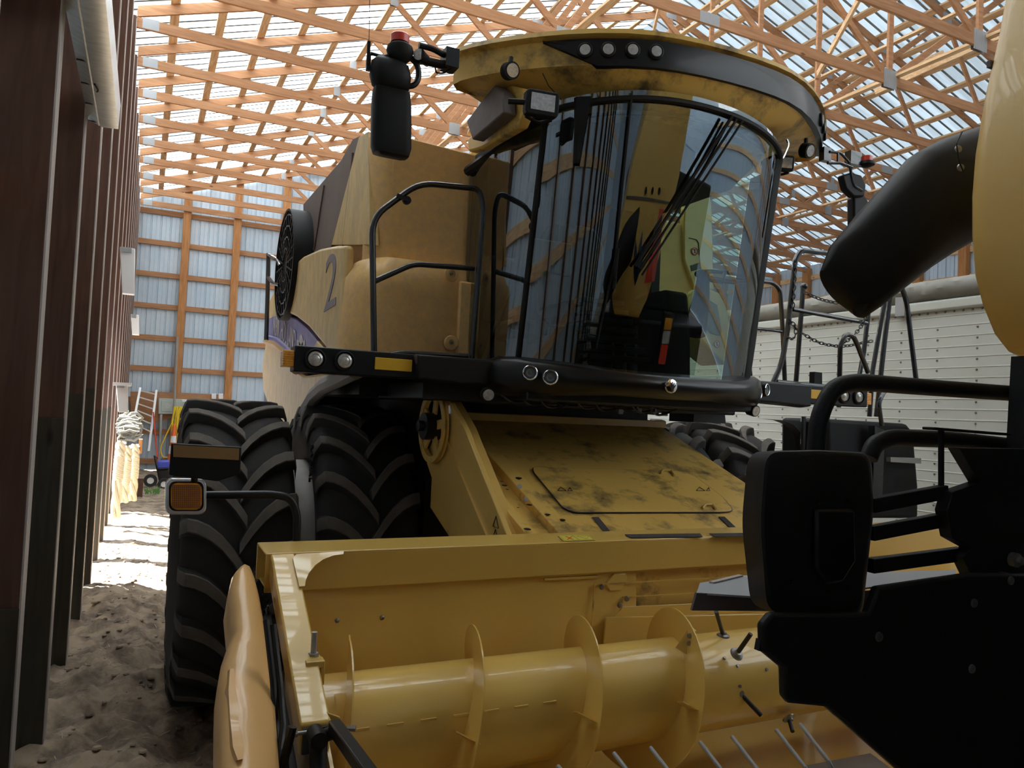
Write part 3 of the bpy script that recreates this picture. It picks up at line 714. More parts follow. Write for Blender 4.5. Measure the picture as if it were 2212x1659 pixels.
MB().tube([wc+(u_*math.cos(a)+w2*math.sin(a))*.165 for a in [2*PI*k/36 for k in range(36)]], .014, 8, closed=True).tube([wc-u_*.16, wc+ax_*-.03, wc+u_*.16], .012, 6).tube([wc+ax_*-.03, W(1520, 600, 'Y', 3.70)], .02, 8).build('steering_wheel', cabdark, sc)
mb = MB(); mb.box((1.84, 3.62, 2.62), (2.08, 3.66, 2.80)); mb.build('display_monitor', cabgrey, comb, bevel=.01)
mb = MB(); mb.tube([Vector((1.78, 3.7, 2.3)), Vector((1.85, 3.65, 2.7))], .014, 8); mb.tube([Vector((1.78, 4.1, 2.15)), Vector((1.80, 3.75, 2.62)), Vector((1.80, 3.65, 3.1))], .016, 8, .1); mb.build('cab_grab_bar', ladder_m, comb)
mb = MB()
for k in range(7): mb.box((2.12+.01*k, 3.46+.03*k, 2.16+.055*k), (2.52-.012*k, 3.58+.03*k, 2.19+.055*k))
mb.build('dash_controls', cabgrey, comb, bevel=.004)
mb = MB()
for x_ in (2.30, 2.38): mb.tube([Vector((x_, 3.50, 2.08)), Vector((x_, 3.52, 2.26))], .008, 6)
mb.build('brake_pedals', greymet, comb)
# --- roof
RCX = 2.60
HALF = [(0, 3.0), (.15, 3.003), (.3, 3.015), (.42, 3.035), (.55, 3.075), (.68, 3.135), (.80, 3.205), (.90, 3.275), (1.0, 3.355), (1.08, 3.43), (1.15, 3.51), (1.195, 3.58), (1.21, 3.64), (1.17, 3.70), (1.0, 3.76), (.80, 3.95), (.74, 4.5), (.7, 4.7), (0, 4.72)]
def roof_ring(sx, oy, z, drop, side=.0):
    pts = []
    for dx, y in HALF[:-1]: pts.append((dx, y))
    full = [(-d, y) for d, y in reversed(pts)]+[(d, y) for d, y in pts[1:]]
    out = []
    for dx, y in full:
        yy = y+oy*(1 if y < 4.0 else -1)
        out.append(Vector((RCX+dx*1.04*sx, yy, z+.035*dx/1.2-drop*(abs(dx)/1.2)**(2 if drop > 0 else 4))))
    return out
rg = [roof_ring(.64, .10, 3.50, .10), roof_ring(.78, .09, 3.47, -.10), roof_ring(.93, .05, 3.52, -.07), roof_ring(.985, .02, 3.565, -.03), roof_ring(1.0, .0, 3.595, .03), roof_ring(1.0, .01, 3.735, .045), roof_ring(1.025, -.02, 3.745, .045), roof_ring(1.02, -.012, 3.772, .045), roof_ring(.97, .06, 3.80, .04), roof_ring(.75, .35, 3.83, .02)]
roof = MB().loft(rg, True, True).build('cab_roof', yellow_grime, comb, angle=30)
# visor band
pts = [(-d, y) for d, y in reversed(HALF[:8])]+[(d, y) for d, y in HALF[1:11]]
def vz(dx, top): return (3.732 if top else 3.585)+.035*dx/1.2-.042*(abs(dx)/1.2)**2
rings = []
for i, (dx, y) in enumerate(pts):
    f = 1.0
    if dx < -.70: f = max(.04, (dx+.90)/.20)
    zt, zb = vz(dx, 1), vz(dx, 0); zm = zt-.004; zb = zm-(zm-zb)*f
    j = max(1, min(len(pts)-2, i)); tx, ty = pts[j+1][0]-pts[j-1][0], pts[j+1][1]-pts[j-1][1]
    n = Vector((ty, -tx, 0)).normalized(); p = Vector((RCX+dx*1.04, y, 0))
    r = [p-n*.02+Vector((0, 0, zb)), p+n*.012+Vector((0, 0, zb+.004)), p+n*.020+Vector((0, 0, (zb+zm)/2)), p+n*.014+Vector((0, 0, zm-.004)), p-n*.02+Vector((0, 0, zm))]
    rings.append(r)
visor = MB().loft(rings, True, True).build('visor_band', gloss_black, roof, angle=50)
def vpos(dx):
    s = abs(dx)
    for (a, ya), (b, yb) in zip(HALF, HALF[1:]):
        if a <= s <= b:
            t = (s-a)/(b-a); y = ya+(yb-ya)*t; n = Vector(((yb-ya), -(b-a), 0)).normalized(); n.x *= math.copysign(1, dx); return Vector((RCX+dx*1.04, y, 3.662+.035*dx/1.2-.042*(s/1.2)**2)), n
def roof_lamp(c, n, r, parent):
    a = MB().lathe([(0, r*1.45), (.012, r*1.4), (.016, r*1.15), (.006, r*1.05)], c, n, 24).build('work_lamp', black_m, parent)
    q = MB(); q.lathe([(.004, r*1.02), (.016, r*.98), (.018, .001)], c, n, 20); q.build('lamp_lens', lensm, a)
for px, py in ((1235, 117), (1293, 110), (1348, 110), (1407, 110)):
    p = W(px, py, 'Z', 3.672); c, n = vpos((p.x-RCX)/1.04); roof_lamp(c+n*.018, n, .027, visor)
for dx in (.86, .95, 1.04):
    c, n = vpos(dx); roof_lamp(c+n*.018, n, .027, visor)
# wing lamps in recesses
def wing_lamp(c, n):
    a = MB().cyl(c-n*.05, c, .038, seg=20).build('wing_lamp', black_m, roof)
    q = MB()
    for k in range(6): q.cyl(c-n*(.048-.009*k), c-n*(.045-.009*k), .042, seg=20)
    q.tube([c-n*.03+Vector((0, 0, .03)), c-n*.02+Vector((.01, .02, .075))], .012, 8); q.build('cooling_fins', black_m, a)
    MB().cyl(c, c+n*.004, .032, seg=20).build('lamp_lens', lensm, a)
wing_lamp(W(1107, 152, 'Y', 3.27), Vector((.1, -1, -.25)).normalized())
wing_lamp(W(1750, 326, 'Y', 3.14), Vector((.15, -1, -.35)).normalized())
# seams in roof underside
for pts in ([(1172, 158), (1185, 185), (1212, 215)], [(1440, 155), (1432, 180), (1421, 200)]):
    q = MB(); q.tube([W(a, b, 'Y', 3.07+.02*i if pts[0][0] > 1200 else 3.27+.03*i) for i, (a, b) in enumerate(pts)], .003, 6); q.build('roof_seam', decal_blk, roof)
# C pillar sweep and dark air vent
mb = MB(); mb.plate([W(a, b, 'X', 1.60) for a, b in ((1085, 180), (1128, 190), (1132, 240), (1118, 274), (1040, 320), (1012, 328), (1008, 300), (1086, 240))], (.06, 0, 0)); mb.build('rear_roof_pillar', yellow_grime, comb, bevel=.012)
mb = MB(); mb.plate([W(a, b, 'X', 1.52) for a, b in ((1068, 183), (1085, 200), (1088, 243), (1020, 302), (1007, 262), (1040, 218))], (.07, 0, 0)); mb.build('air_vent_cover', grime_dark, comb, bevel=.008)
# square work lights
def worklight(c, n, w_, h_, name):
    n = n.normalized(); r_ = n.cross(Vector((0, 0, 1))).normalized(); u_ = r_.cross(n)
    a = MB().plate([c+r_*x+u_*z for x, z in ((-w_*.9, -h_), (w_*.9, -h_), (w_, -h_*.7), (w_, h_*.8), (w_*.85, h_), (-w_*.85, h_), (-w_, h_*.8), (-w_, -h_*.7))], -n*.055).build(name, black_m, comb, bevel=.006)
    q = MB().plate([c+n*.003+r_*x+u_*z for x, z in ((-w_*.72, -h_*.62), (w_*.72, -h_*.62), (w_*.72, h_*.7), (-w_*.72, h_*.7))], -n*.004); q.build('light_lens', lensm, a)
    q = MB(); q.tube([c-n*.05-u_*h_*1.0-r_*w_*.8, c-n*.06-u_*h_*1.35, c-n*.05-u_*h_+r_*w_*.8], .008, 6, .02); q.tube([c-n*.03+r_*w_*.9, c-n*.06+r_*(w_+.07)], .014, 6); q.build('light_bracket', black, a)
worklight(W(1173, 222, 'Y', 3.12), Vector((-.15, -1, -.1)), .082, .058, 'square_work_light')
worklight(W(1697, 352, 'Y', 3.30), Vector((-.35, -.9, -.15)), .055, .045, 'square_work_light')
q = MB(); q.tube([W(a, b, 'Y', 3.30) for a, b in ((1662, 280), (1690, 285), (1705, 310), (1690, 345), (1668, 350))], .007, 6, .03); q.build('lamp_hoop', chrome, comb)
# interior mirror/antenna drop at the A pillar
q = MB(); q.plate([gs(-.68, 3.42, .02), gs(-.62, 3.42, .02), gs(-.632, 3.26, .02), gs(-.64, 3.10, .02), gs(-.655, 3.10, .02), gs(-.665, 3.26, .02)], (0, -.02, 0)); q.build('wiper_motor_cover', black_m, comb)
# wipers
q = MB(); off = 3.03
p0, p1 = gs(.12, 3.43, .05), gs(-.32, 2.62, .03)
q.tube([p0, p1], .009, 6); q.tube([p0+Vector((.03, 0, -.01)), p1+Vector((.03, 0, -.01))], .007, 6); q.tube([p0+Vector((.07, 0, -.01)), p1+Vector((.045, 0, -.04))], .006, 6)
q.build('wiper_arm', black_m, comb)
q = MB(); q.tube([gs(-.44, 3.46, .02), gs(-.43, 3.0, .02), gs(-.42, 2.65, .02), gs(-.46, 2.2, .02)], .006, 6); q.tube([gs(-.42, 2.7, .03), gs(-.41, 2.5, .03)], .010, 6); q.build('wiper_blade', black_m, comb)
# --- handrail at the side platform
q = MB(); Y_ = 3.86
q.tube([W(a, b, 'Y', Y_) for a, b in ((808, 775), (804, 470), (905, 395), (1036, 408), (1044, 450), (1018, 782))], .0165, 12, .09)
q.tube([W(a, b, 'Y', Y_) for a, b in ((808, 608), (893, 570), (1024, 580))], .0155, 12, .05)
q.tube([W(a, b, 'Y', Y_-.03) for a, b in ((812, 772), (868, 762), (1010, 770))], .0155, 12, .05)
q.tube([W(a, b, 'Y', Y_) for a, b in ((840, 772), (842, 790))], .012, 8)
hr = q.build('platform_handrail', ladder_m, comb)
q = MB(); p = W(880, 432, 'Y', Y_-.01); q.cyl(p, p+Vector((0, .02, 0)), .022); q.obox(p, p+Vector((-.06, 0, .015)), .02, .02); q.build('rail_clip', black_m, hr)
# --- left mirror cluster, beacon and antenna
Y_ = 3.30
ml = MB()
def yring(px0, px1, py, Y, dep, n=14, sq=.35):
    a, b = W(px0, py, 'Y', Y), W(px1, py, 'Y', Y); c = (a+b)/2; hw = (b-a).length/2
    out = []
    for k in range(n):
        t = 2*PI*k/n; cx_ = math.copysign(abs(math.cos(t))**sq, math.cos(t)); sy = math.copysign(abs(math.sin(t))**sq, math.sin(t))
        out.append(c+Vector((cx_*hw, sy*dep, 0)))
    return out
ml.loft([yring(820, 872, 190, Y_, .02), yring(808, 882, 197, Y_, .04), yring(805, 884, 230, Y_, .05), yring(804, 884, 320, Y_, .05), yring(808, 880, 336, Y_, .04), yring(818, 870, 340, Y_, .02)], True, True)
mir = ml.build('wing_mirror', black_m, comb, angle=45)
ml = MB(); ml.loft([yring(815, 868, 128, Y_, .02), yring(803, 880, 140, Y_, .05, sq=.6), yring(800, 885, 165, Y_, .06, sq=.6), yring(805, 882, 188, Y_, .05, sq=.6), yring(815, 870, 196, Y_, .03)], True, True); ml.build('wide_angle_mirror', black_m, comb, angle=45)
ml = MB(); ml.tube([W(a, b, 'Y', Y_) for a, b in ((984, 135), (955, 140), (925, 133), (905, 128))], .020, 10)
ml.tube([W(a, b, 'Y', Y_) for a, b in ((905, 98), (935, 105), (960, 120), (975, 120))], .014, 8, .03)
ml.tube([W(a, b, 'Y', Y_) for a, b in ((880, 118), (903, 140), (905, 168), (895, 185), (865, 188), (848, 182))], .014, 8, .03)
ml.box(W(958, 145, 'Y', Y_)-Vector((0, .03, 0)), W(988, 112, 'Y', Y_)+Vector((0, .05, 0)))
ml.tube([W(a, b, 'Y', Y_) for a, b in ((850, 125), (855, 160), (848, 195))], .012, 8); ml.tube([W(a, b, 'Y', Y_) for a, b in ((800, 115), (826, 122), (840, 120))], .008, 6)
ml.tube([W(a, b, 'Y', Y_) for a, b in ((980, 145), (960, 158), (942, 158), (940, 145))], .004, 6, .02)
ml.build('mirror_bracket', black, comb)
ml = MB(); a, b = W(864, 112, 'Y', Y_), W(864, 92, 'Y', Y_)
ml.lathe([(-.06, .02), (-.03, .05), (.0, .062), (.02, .058), (.035, .040)], a, (0, 0, 1), 20, cap=True); bcn = ml.build('beacon_base', black_m, comb)
MB().lathe([(0, .043), (.035, .043), (.042, .038), (.046, .02), (.047, .001)], b-Vector((0, 0, .005)), (0, 0, 1), 20).build('beacon_lens', redlens, bcn)
ml = MB(); c = W(905, 118, 'Y', Y_-.03); ml.cyl(c, c+Vector((.06, .05, 0)), .030, .022); fl_ = ml.build('round_spot_lamp', black_m, comb); MB().cyl(c-Vector((.002, .003, 0)), c, .026).build('lamp_lens', lensm, fl_)
ml = MB(); ml.tube([W(795, 140, 'Y', Y_), W(797, 90, 'Y', Y_)], .008, 6); ml.tube([W(797, 92, 'Y', Y_), W(799, -30, 'Y', Y_)], .0016, 5); ml.box(W(792, 150, 'Y', Y_), W(802, 118, 'Y', Y_)+Vector((0, .02, 0))); ml.build('radio_antenna', black, comb)
# far mirror cluster
Y_ = 3.40
ml = MB(); ml.tube([W(a, b, 'Y', Y_) for a, b in ((1788, 352), (1815, 352), (1840, 362))], .010, 8); ml.tube([W(a, b, 'Y', Y_) for a, b in ((1792, 328), (1815, 330), (1835, 352), (1840, 385), (1845, 402), (1862, 412))], .009, 8, .02); ml.tube([W(a, b, 'Y', Y_) for a, b in ((1810, 330), (1810, 350))], .009, 6)
ml.box(W(1780, 345, 'Y', Y_), W(1796, 320, 'Y', Y_)+Vector((0, .04, 0))); ml.box(W(1838, 352, 'Y', Y_), W(1862, 330, 'Y', Y_)+Vector((0, .05, 0))); ml.build('mirror_bracket', ladder_m, comb)
yplate([(1820, 378), (1840, 372), (1862, 378), (1872, 400), (1868, 425), (1845, 425), (1828, 408)], Y_, .05).build('wide_angle_mirror', black_m, comb, bevel=.012)
yplate([(1845, 425), (1868, 420), (1880, 440), (1885, 520), (1846, 520)], Y_+.02, .06).build('wing_mirror', black_m, comb, bevel=.012)
a = W(1872, 350, 'Y', Y_); ml = MB(); ml.lathe([(-.035, .02), (-.02, .05), (.0, .045)], a, (0, 0, 1), 18, cap=True); q = ml.build('beacon_base', black_m, comb); MB().lathe([(0, .036), (.035, .034), (.038, .001)], a, (0, 0, 1), 18).build('beacon_lens', redlens, q)
# --- underside clutter and lamps below the cab
q = MB(); q.box((1.3, 3.75, 1.90), (3.4, 4.6, 2.0)); q.box((1.75, 3.45, 1.92), (3.3, 3.8, 1.98)); q.build('cab_underframe', darkmetal, comb, bevel=.01)
def spot(px, py, Y, n):
    c = W(px, py, 'Y', Y); n = n.normalized(); a = MB().lathe([(-.07, .02), (-.05, .034), (-.005, .036), (.004, .034)], c, n, 20, cap=True).build('under_cab_lamp', black_m, comb)
    MB().cyl(c, c+n*.005, .029).build('lamp_lens', lensm, a)
spot(1055, 853, 3.55, Vector((-.2, -1, -.1))); spot(1632, 888, 3.45, Vector((.1, -1, -.2)))
q = MB(); c = W(1213, 866, 'Y', 3.5); q.lathe([(0, .034), (.01, .032), (.012, .02), (.006, .012), (.012, .001)], c, (0, -1, 0), 20); q.build('horn', black_m, comb)
q = MB(); random.seed(3)
for k in range(46):
    px = random.uniform(1335, 1450); py = random.uniform(858, 895); c = W(px, py, 'Y', random.uniform(3.6, 3.75)); s_ = random.uniform(.004, .012); q.box(c-Vector((s_*1.5, s_, s_)), c+Vector((s_, s_, s_*1.3)))
q.build('cable_connectors', boltm, comb)
q = MB()
for k in range(9):
    a = W(1080+40*k, 850+3*k, 'Y', 3.62); q.tube([a, a+Vector((.10, .05, -.05-.01*(k % 3))), a+Vector((.22, .02, -.02))], .007, 6, .06)
q.build('hoses', black, comb)
yplate([(1500, 880), (1565, 885), (1568, 915), (1498, 912)], 4.6, .3).build('frame_bracket', darkmetal, comb)
yplate([(1658, 905), (1745, 912), (1745, 985), (1735, 940), (1715, 918), (1690, 908)], 4.5, .1).build('fender_arch', darkmetal, comb)
q = MB(); q.tube([W(1736, 900, 'Y', 4.5), W(1734, 980, 'Y', 4.5)], .022, 8); q.build('lift_cylinder', chrome, comb)
# --- feeder house
FT = [(4.32, 1.80), (3.0, 1.32)]
def fz(y): return 1.32+(y-3.0)*(.48/1.32)
FXL, FXR = 1.78, 3.26
mb = MB(); mb.plate([(FXL, 4.32, fz(4.32)), (FXR, 4.32, fz(4.32)), (FXR, 2.96, fz(2.96)), (FXL, 2.96, fz(2.96))], (0, 0, -.55)); fh = mb.build('feeder_house', yellow_grime, comb, bevel=.008)
# raised top lip
MB().obox((FXL-.02, 4.33, fz(4.33)+.015), (FXR+.03, 4.33, fz(4.33)+.015), .03, .05).build('feeder_top_lip', yellow, fh, bevel=.006)
# hatch with rounded outline
def fp(px, py, o_=0):   # point on the feeder top plane
    d = FPX*cf+(px-1106)*cr-(py-829.5)*cu; n = Vector((0, -.48/1.32, 1)); t = (Vector((0, 3.0, 1.32+o_))-CAM).dot(n)/d.dot(n); return CAM+d*t
hp = fillet([fp(a, b, .004) for a, b in ((1200, 1013), (1150, 1011), (1152, 1022), (1215, 1098), (1240, 1109), (1560, 1108), (1585, 1106), (1560, 1075), (1500, 1030), (1470, 1020), (1200, 1013))], .05, 3)
hatch = MB().plate(hp[:-1], (0, 0, .008)).build('feeder_hatch', yellow_grime, fh, bevel=.003)
q = MB(); q.tube([p+Vector((0, 0, .004)) for p in hp], .0035, 6); q.build('hatch_seal', decal_blk, hatch)
for pts in (((1428, 1022), (1432, 1016), (1450, 1016), (1456, 1026)), ((1518, 1098), (1524, 1090), (1540, 1090), (1546, 1098))):
    q = MB(); q.tube([fp(a, b, .02) for a, b in pts], .006, 6, .01); q.build('hatch_handle', yellow, hatch)
for px in (1215, 1515):
    q = MB(); a = fp(px-10, 1060, .014); b = fp(px+8, 1060, .014); q.tube([a, fp(px-4, 1052, .014), b, a], .002, 5); q.tube([b+Vector((.01, 0, 0)), b+Vector((.035, 0, 0)), fp(px+16, 1053, .014), b+Vector((.01, 0, 0))], .002, 5); q.build('warning_symbol', decal_blk, hatch)
for pts in (((1192, 1119), (1206, 1119), (1226, 1151), (1212, 1151)), ((1279, 1118), (1293, 1118), (1320, 1151), (1306, 1151)), ((1552, 1117), (1565, 1117), (1596, 1146), (1583, 1146))):
    MB().plate([fp(a, b, .003) for a, b in pts], (0, 0, .003)).build('grip_strip', grip, fh)
# stepped side flanges on the pulley side
for x0, x1, dz, ya in ((1.70, 1.79, -.005, 4.1), (1.60, 1.70, -.05, 4.2), (1.55, 1.60, -.02, 4.25)):
    mb = MB(); mb.plate([(x0, ya, fz(ya)+dz+.02), (x1, ya, fz(ya)+dz+.02), (x1, 2.96, fz(2.96)+dz+.02), (x0, 2.96, fz(2.96)+dz+.02)], (0, 0, -.5)); mb.build('feeder_side_flange', yellow_grime, fh, bevel=.004)
# chain guard panel
gx = 1.47
g = MB().plate([W(x_, y_, 'X', gx) for x_, y_ in ((966, 857), (1003, 925), (1100, 1170), (978, 1170), (922, 1002), (921, 975), (950, 925))], (.03, 0, 0)).build('drive_guard', yellow, comb, bevel=.004)
MB().obox(W(953, 922, 'X', gx-.004), W(1052, 1160, 'X', gx-.004), .014, .014).build('guard_rib', yellow, g)
MB().plate([W(966, 857, 'X', gx+.03), W(1003, 925, 'X', gx+.03), W(1100, 1170, 'X', gx+.03), W(1090, 1172, 'X', gx+.03), W(996, 930, 'X', gx+.03), W(962, 866, 'X', gx+.03)], (.07, 0, 0)).build('guard_top_flange', yellow, g, bevel=.003)
q = MB()
for z_, s_ in ((1.36, 1), (1.30, 1)):
    c = Vector((gx-.002, 3.12, z_-.03)); q.tube([c, c+Vector((0, .03, .05)), c+Vector((0, .06, 0)), c], .002, 5)
q.build('warning_symbol', decal_blk, g)
random.seed(9); q = MB()
for k in range(16):
    y_ = random.uniform(3.0, 4.0); x_ = random.choice((1.58, 1.65, 1.75)); c = Vector((x_+random.uniform(-.03, .03), y_, fz(y_)+.018)); q.sph(c, random.uniform(.006, .016), 5, (1, 1.6, .3))
q.build('grease_spots', decal_blk, fh)
for py in (1051, 1079):
    c = W(1122 if py < 1060 else 1136, py, 'Y', 3.15); o_ = MB().lathe([(0, .012), (.003, .012), (.004, .001)], c, (-.3, -.8, .5), 16).build('round_sticker', greymet, fh)
# pulley
pc = W(936, 921, 'X', 1.44); pr = (W(936, 843, 'X', 1.44)-pc).length
q = MB(); q.lathe([(-.014, pr-.035), (-.016, pr), (-.006, pr), (.0, pr-.015), (.006, pr), (.016, pr), (.014, pr-.035), (-.014, pr-.035)], pc, (1, 0, 0), 48)
for k in range(5):
    a = 2*PI*k/5+.5; q.obox(pc+Vector((0, math.cos(a)*.05, math.sin(a)*.05)), pc+Vector((0, math.cos(a)*(pr-.03), math.sin(a)*(pr-.03))), .05, .012, up=(1, 0, 0))
pl = q.build('drive_pulley', yellow_grime, comb, angle=40)
q = MB(); q.cyl(pc-Vector((.06, 0, 0)), pc+Vector((.05, 0, 0)), .075, seg=20); q.cyl(pc-Vector((.09, 0, 0)), pc, .03, seg=12); q.build('pulley_hub', darkmetal, pl)
# --- far platform ladder and rails
q = MB(); Y_ = 4.15
q.tube([W(a, b, 'Y', Y_) for a, b in ((1668, 832), (1690, 780), (1703, 700), (1718, 560), (1730, 541), (1800, 549), (1900, 575))], .02, 10, .08)
q.tube([W(a, b, 'Y', Y_) for a, b in ((1712, 668), (1875, 698))], .017, 10)
q.tube([W(a, b, 'Y', Y_) for a, b in ((1678, 824), (1790, 835), (1870, 842))], .015, 10)
q.tube([W(a, b, 'Y', Y_) for a, b in ((1882, 620), (1866, 760), (1850, 845))], .018, 10)
q.build('ladder_guard_rail', ladder_m, comb)
q = MB(); q.tube([W(a, b, 'Y', Y_+.35) for a, b in ((1735, 620), (1718, 845))], .02, 10); q.sph(W(1737, 619, 'Y', Y_+.35), .03, 8); q.build('platform_post', ladder_m, comb); q = MB()
q.tube([W(a, b, 'Y', Y_+.35) for a, b in ((1916, 620), (1885, 800), (1878, 900))], .02, 10)
q.build('platform_post', ladder_m, comb)
q = MB(); q.tube([W(a, b, 'Y', Y_-.2) for a, b in ((1813, 850), (1815, 745), (1825, 723), (1842, 724), (1852, 745), (1875, 805))], .018, 10, .05); q.tube([W(a, b, 'Y', Y_-.2) for a, b in ((1813, 840), (1812, 880))], .016, 8); q.build('entry_grab_rail', ladder_m, comb)
q = MB(); q.tube([W(a, b, 'Y', Y_+.8) for a, b in ((1620, 605), (1668, 610), (1685, 625), (1690, 700), (1696, 840))], .02, 10, .06); q.tube([W(a, b, 'Y', Y_+.8) for a, b in ((1622, 708), (1688, 716))], .015, 10); q.tube([W(a, b, 'Y', Y_+.8) for a, b in ((1614, 740), (1622, 812))], .015, 8); q.build('rear_platform_rail', ladder_m, comb)
q = MB(); q.tube([W(a, b, 'Y', Y_+.1) for a, b in ((1893, 900), (1908, 760), (1925, 620), (1945, 612), (1958, 650), (1980, 830))], .02, 10, .08); q.build('ladder_handrail', ladder_m, comb)
yplate([(1760, 803), (1776, 805), (1776, 842), (1759, 840)], Y_, .05).build('lamp_bracket', black_m, comb)
def chain(pts, r, m, name, parent):
    P = fillet([Vector(p) for p in pts], .3, 6); out = []; L = r*2.7; acc = 0; last = P[0]; ctr = [P[0]]
    for a, b in zip(P, P[1:]):
        d = (b-a).length; t = L-acc
        while t < d: ctr.append(a.lerp(b, t/d)); t += L
        acc = (acc+d) % L
    mb = MB()
    for i in range(len(ctr)-1):
        c = (ctr[i]+ctr[i+1])/2; d = (ctr[i+1]-ctr[i]).normalized(); u = d.orthogonal().normalized(); v = d.cross(u)
        if i % 2: u, v = v, u
        mb.tube([c+d*math.cos(a)*r*1.9+u*math.sin(a)*r for a in [2*PI*k/10 for k in range(10)]], r*.32, 5, closed=True)
    return mb.build(name, m, parent)
chain([W(1718, 570, 'Y', 4.12), W(1712, 670, 'Y', 4.12)], .012, darkmetal, 'safety_chain', comb)
chain([W(1738, 632, 'Y', 4.4), W(1775, 648, 'Y', 4.3), W(1810, 655, 'Y', 4.2)], .012, darkmetal, 'safety_chain', comb)
chain([W(1733, 720, 'Y', 4.4), W(1770, 742, 'Y', 4.35), W(1820, 750, 'Y', 4.3), W(1890, 735, 'Y', 4.2)], .012, darkmetal, 'safety_chain', comb)
chain([W(1705, 690, 'Y', 4.1), W(1722, 710, 'Y', 4.1), W(1715, 735, 'Y', 4.1), W(1700, 728, 'Y', 4.1)], .012, darkmetal, 'safety_chain', comb)
chain([W(1880, 660, 'Y', 4.12), W(1870, 690, 'Y', 4.12), W(1850, 720, 'Y', 4.1), W(1822, 742, 'Y', 4.1)], .012, darkmetal, 'safety_chain', comb)
# fuel/side boxes and ladder below the far platform
yplate([(1790, 905), (1960, 915), (1975, 935), (1985, 1050), (1985, 1120), (1790, 1120)], 4.3, .5).build('side_box', black_m, comb, bevel=.03)
yplate([(1890, 920), (1912, 930), (1905, 1100), (1884, 1100)], 4.2, .06).build('ladder_stile', ladder_m, comb)
yplate([(1924, 988), (1990, 990), (1990, 1002), (1924, 998)], 4.2, .04).build('ladder_tread', greymet, comb)
q = MB(); q.tube([W(a, b, 'Y', 3.9) for a, b in ((1925, 838), (1910, 845), (1898, 870), (1905, 920))], .016, 8, .04); q.sph(W(1930, 838, 'Y', 3.9), .025, 8); q.build('lever_handle', ladder_m, comb)
#%%HEADER
hd = thing('grain_header', 'yellow grain header with auger mounted ahead of the combine', 'harvester header', (2.55, 2.6, 0))
HX0, HX1 = .41, 4.72
bm_ = MB(); t_ = .008
bm_.box((HX0, 2.75, 1.318), (HX1, 2.98, 1.326)); bm_.box((HX0, 2.75, 1.19), (HX1, 2.758, 1.322)); bm_.box((HX0, 2.972, 1.19), (HX1, 2.98, 1.322)); bm_.box((HX0+.012, 2.758, 1.19), (HX1, 2.972, 1.198))
bm_.box((.55, 2.757, 1.2), (4.6, 2.97, 1.32))
beam = bm_.build('back_beam', yellow_hdr, hd, bevel=.005)
# back sheet
MB().plate([(.50, 2.775, 1.20), (1.98, 2.775, 1.20), (1.98, 2.72, .52), (.50, 2.72, .52)], (0, .02, 0)).build('back_sheet', yellow_hdr, hd)
bs = MB(); bs.plate([(3.1, 2.775, 1.20), (4.62, 2.775, 1.20), (4.62, 2.72, .52), (3.1, 2.72, .52)], (0, .02, 0))
bsh = bs.build('back_sheet', yellow_hdr, hd)
MB().plate([(1.96, 2.80, 1.20), (3.12, 2.80, 1.20), (3.12, 2.83, .52), (1.96, 2.83, .52)], (0, .02, 0)).build('feed_opening_plate', yellow_grime, hd)
MB().obox((.5, 2.768, 1.188), (4.6, 2.768, 1.188), .012, .012).build('sheet_lip', yellow_hdr, bsh)
q = MB(); q.obox(W(1175, 1251, 'Y', 2.765), W(1290, 1245, 'Y', 2.765), .012, .01); q.build('lip_doubler', yellow_hdr, bsh)
for px, py in ((728, 1340), (825, 1334), (720, 1420), (818, 1411)):
    c = W(px, py, 'Y', 2.765); MB().lathe([(0, .009), (.003, .009), (.006, .005), (.007, .001)], c, (0, -1, 0), 12).build('sheet_bolt', boltm, bsh)
# centre opening details
yplate([(1327, 1240), (1352, 1238), (1356, 1250), (1343, 1276), (1318, 1278), (1308, 1262)], 2.76, .02).build('inspection_cover', yellow_hdr, bsh, bevel=.004)
q = MB(); q.plate([W(a, b, 'Y', 2.76) for a, b in ((1345, 1310), (1660, 1296), (1660, 1320), (1338, 1334), (1325, 1332))], (0, -.005, 0))
a = [W(x, y, 'Y', 2.76) for x, y in ((1325, 1332), (1660, 1320))]; b = [W(x, y, 'Y', 2.72) for x, y in ((1310, 1334), (1660, 1330))]
q.add([a[0], a[1], b[1], b[0]], [(0, 1, 2, 3)]); q.plate([W(x, y, 'Y', 2.72) for x, y in ((1310, 1334), (1660, 1326), (1660, 1410), (1302, 1410))], (0, .01, 0))
q.build('auger_deflector', yellow_hdr, bsh, bevel=.003)
q = MB(); q.obox(W(1284, 1262, 'Y', 2.76), W(1276, 1400, 'Y', 2.73), .006, .004, up=(0, 1, 0)); q.obox(W(1284, 1262, 'Y', 2.76), W(1600, 1246, 'Y', 2.76), .006, .004, up=(0, 1, 0)); q.obox(W(1345, 1290, 'Y', 2.76), W(1600, 1276, 'Y', 2.76), .004, .004, up=(0, 1, 0)); q.build('weld_seam', yellow_grime, bsh)
for px, py in ((1353, 1293), (1338, 1307), (1299, 1268)):
    c = W(px, py, 'Y', 2.752); MB().lathe([(0, .012), (.004, .012), (.012, .008), (.013, .001)], c, (0, -1, 0), 10).build('sheet_bolt', boltm, bsh)
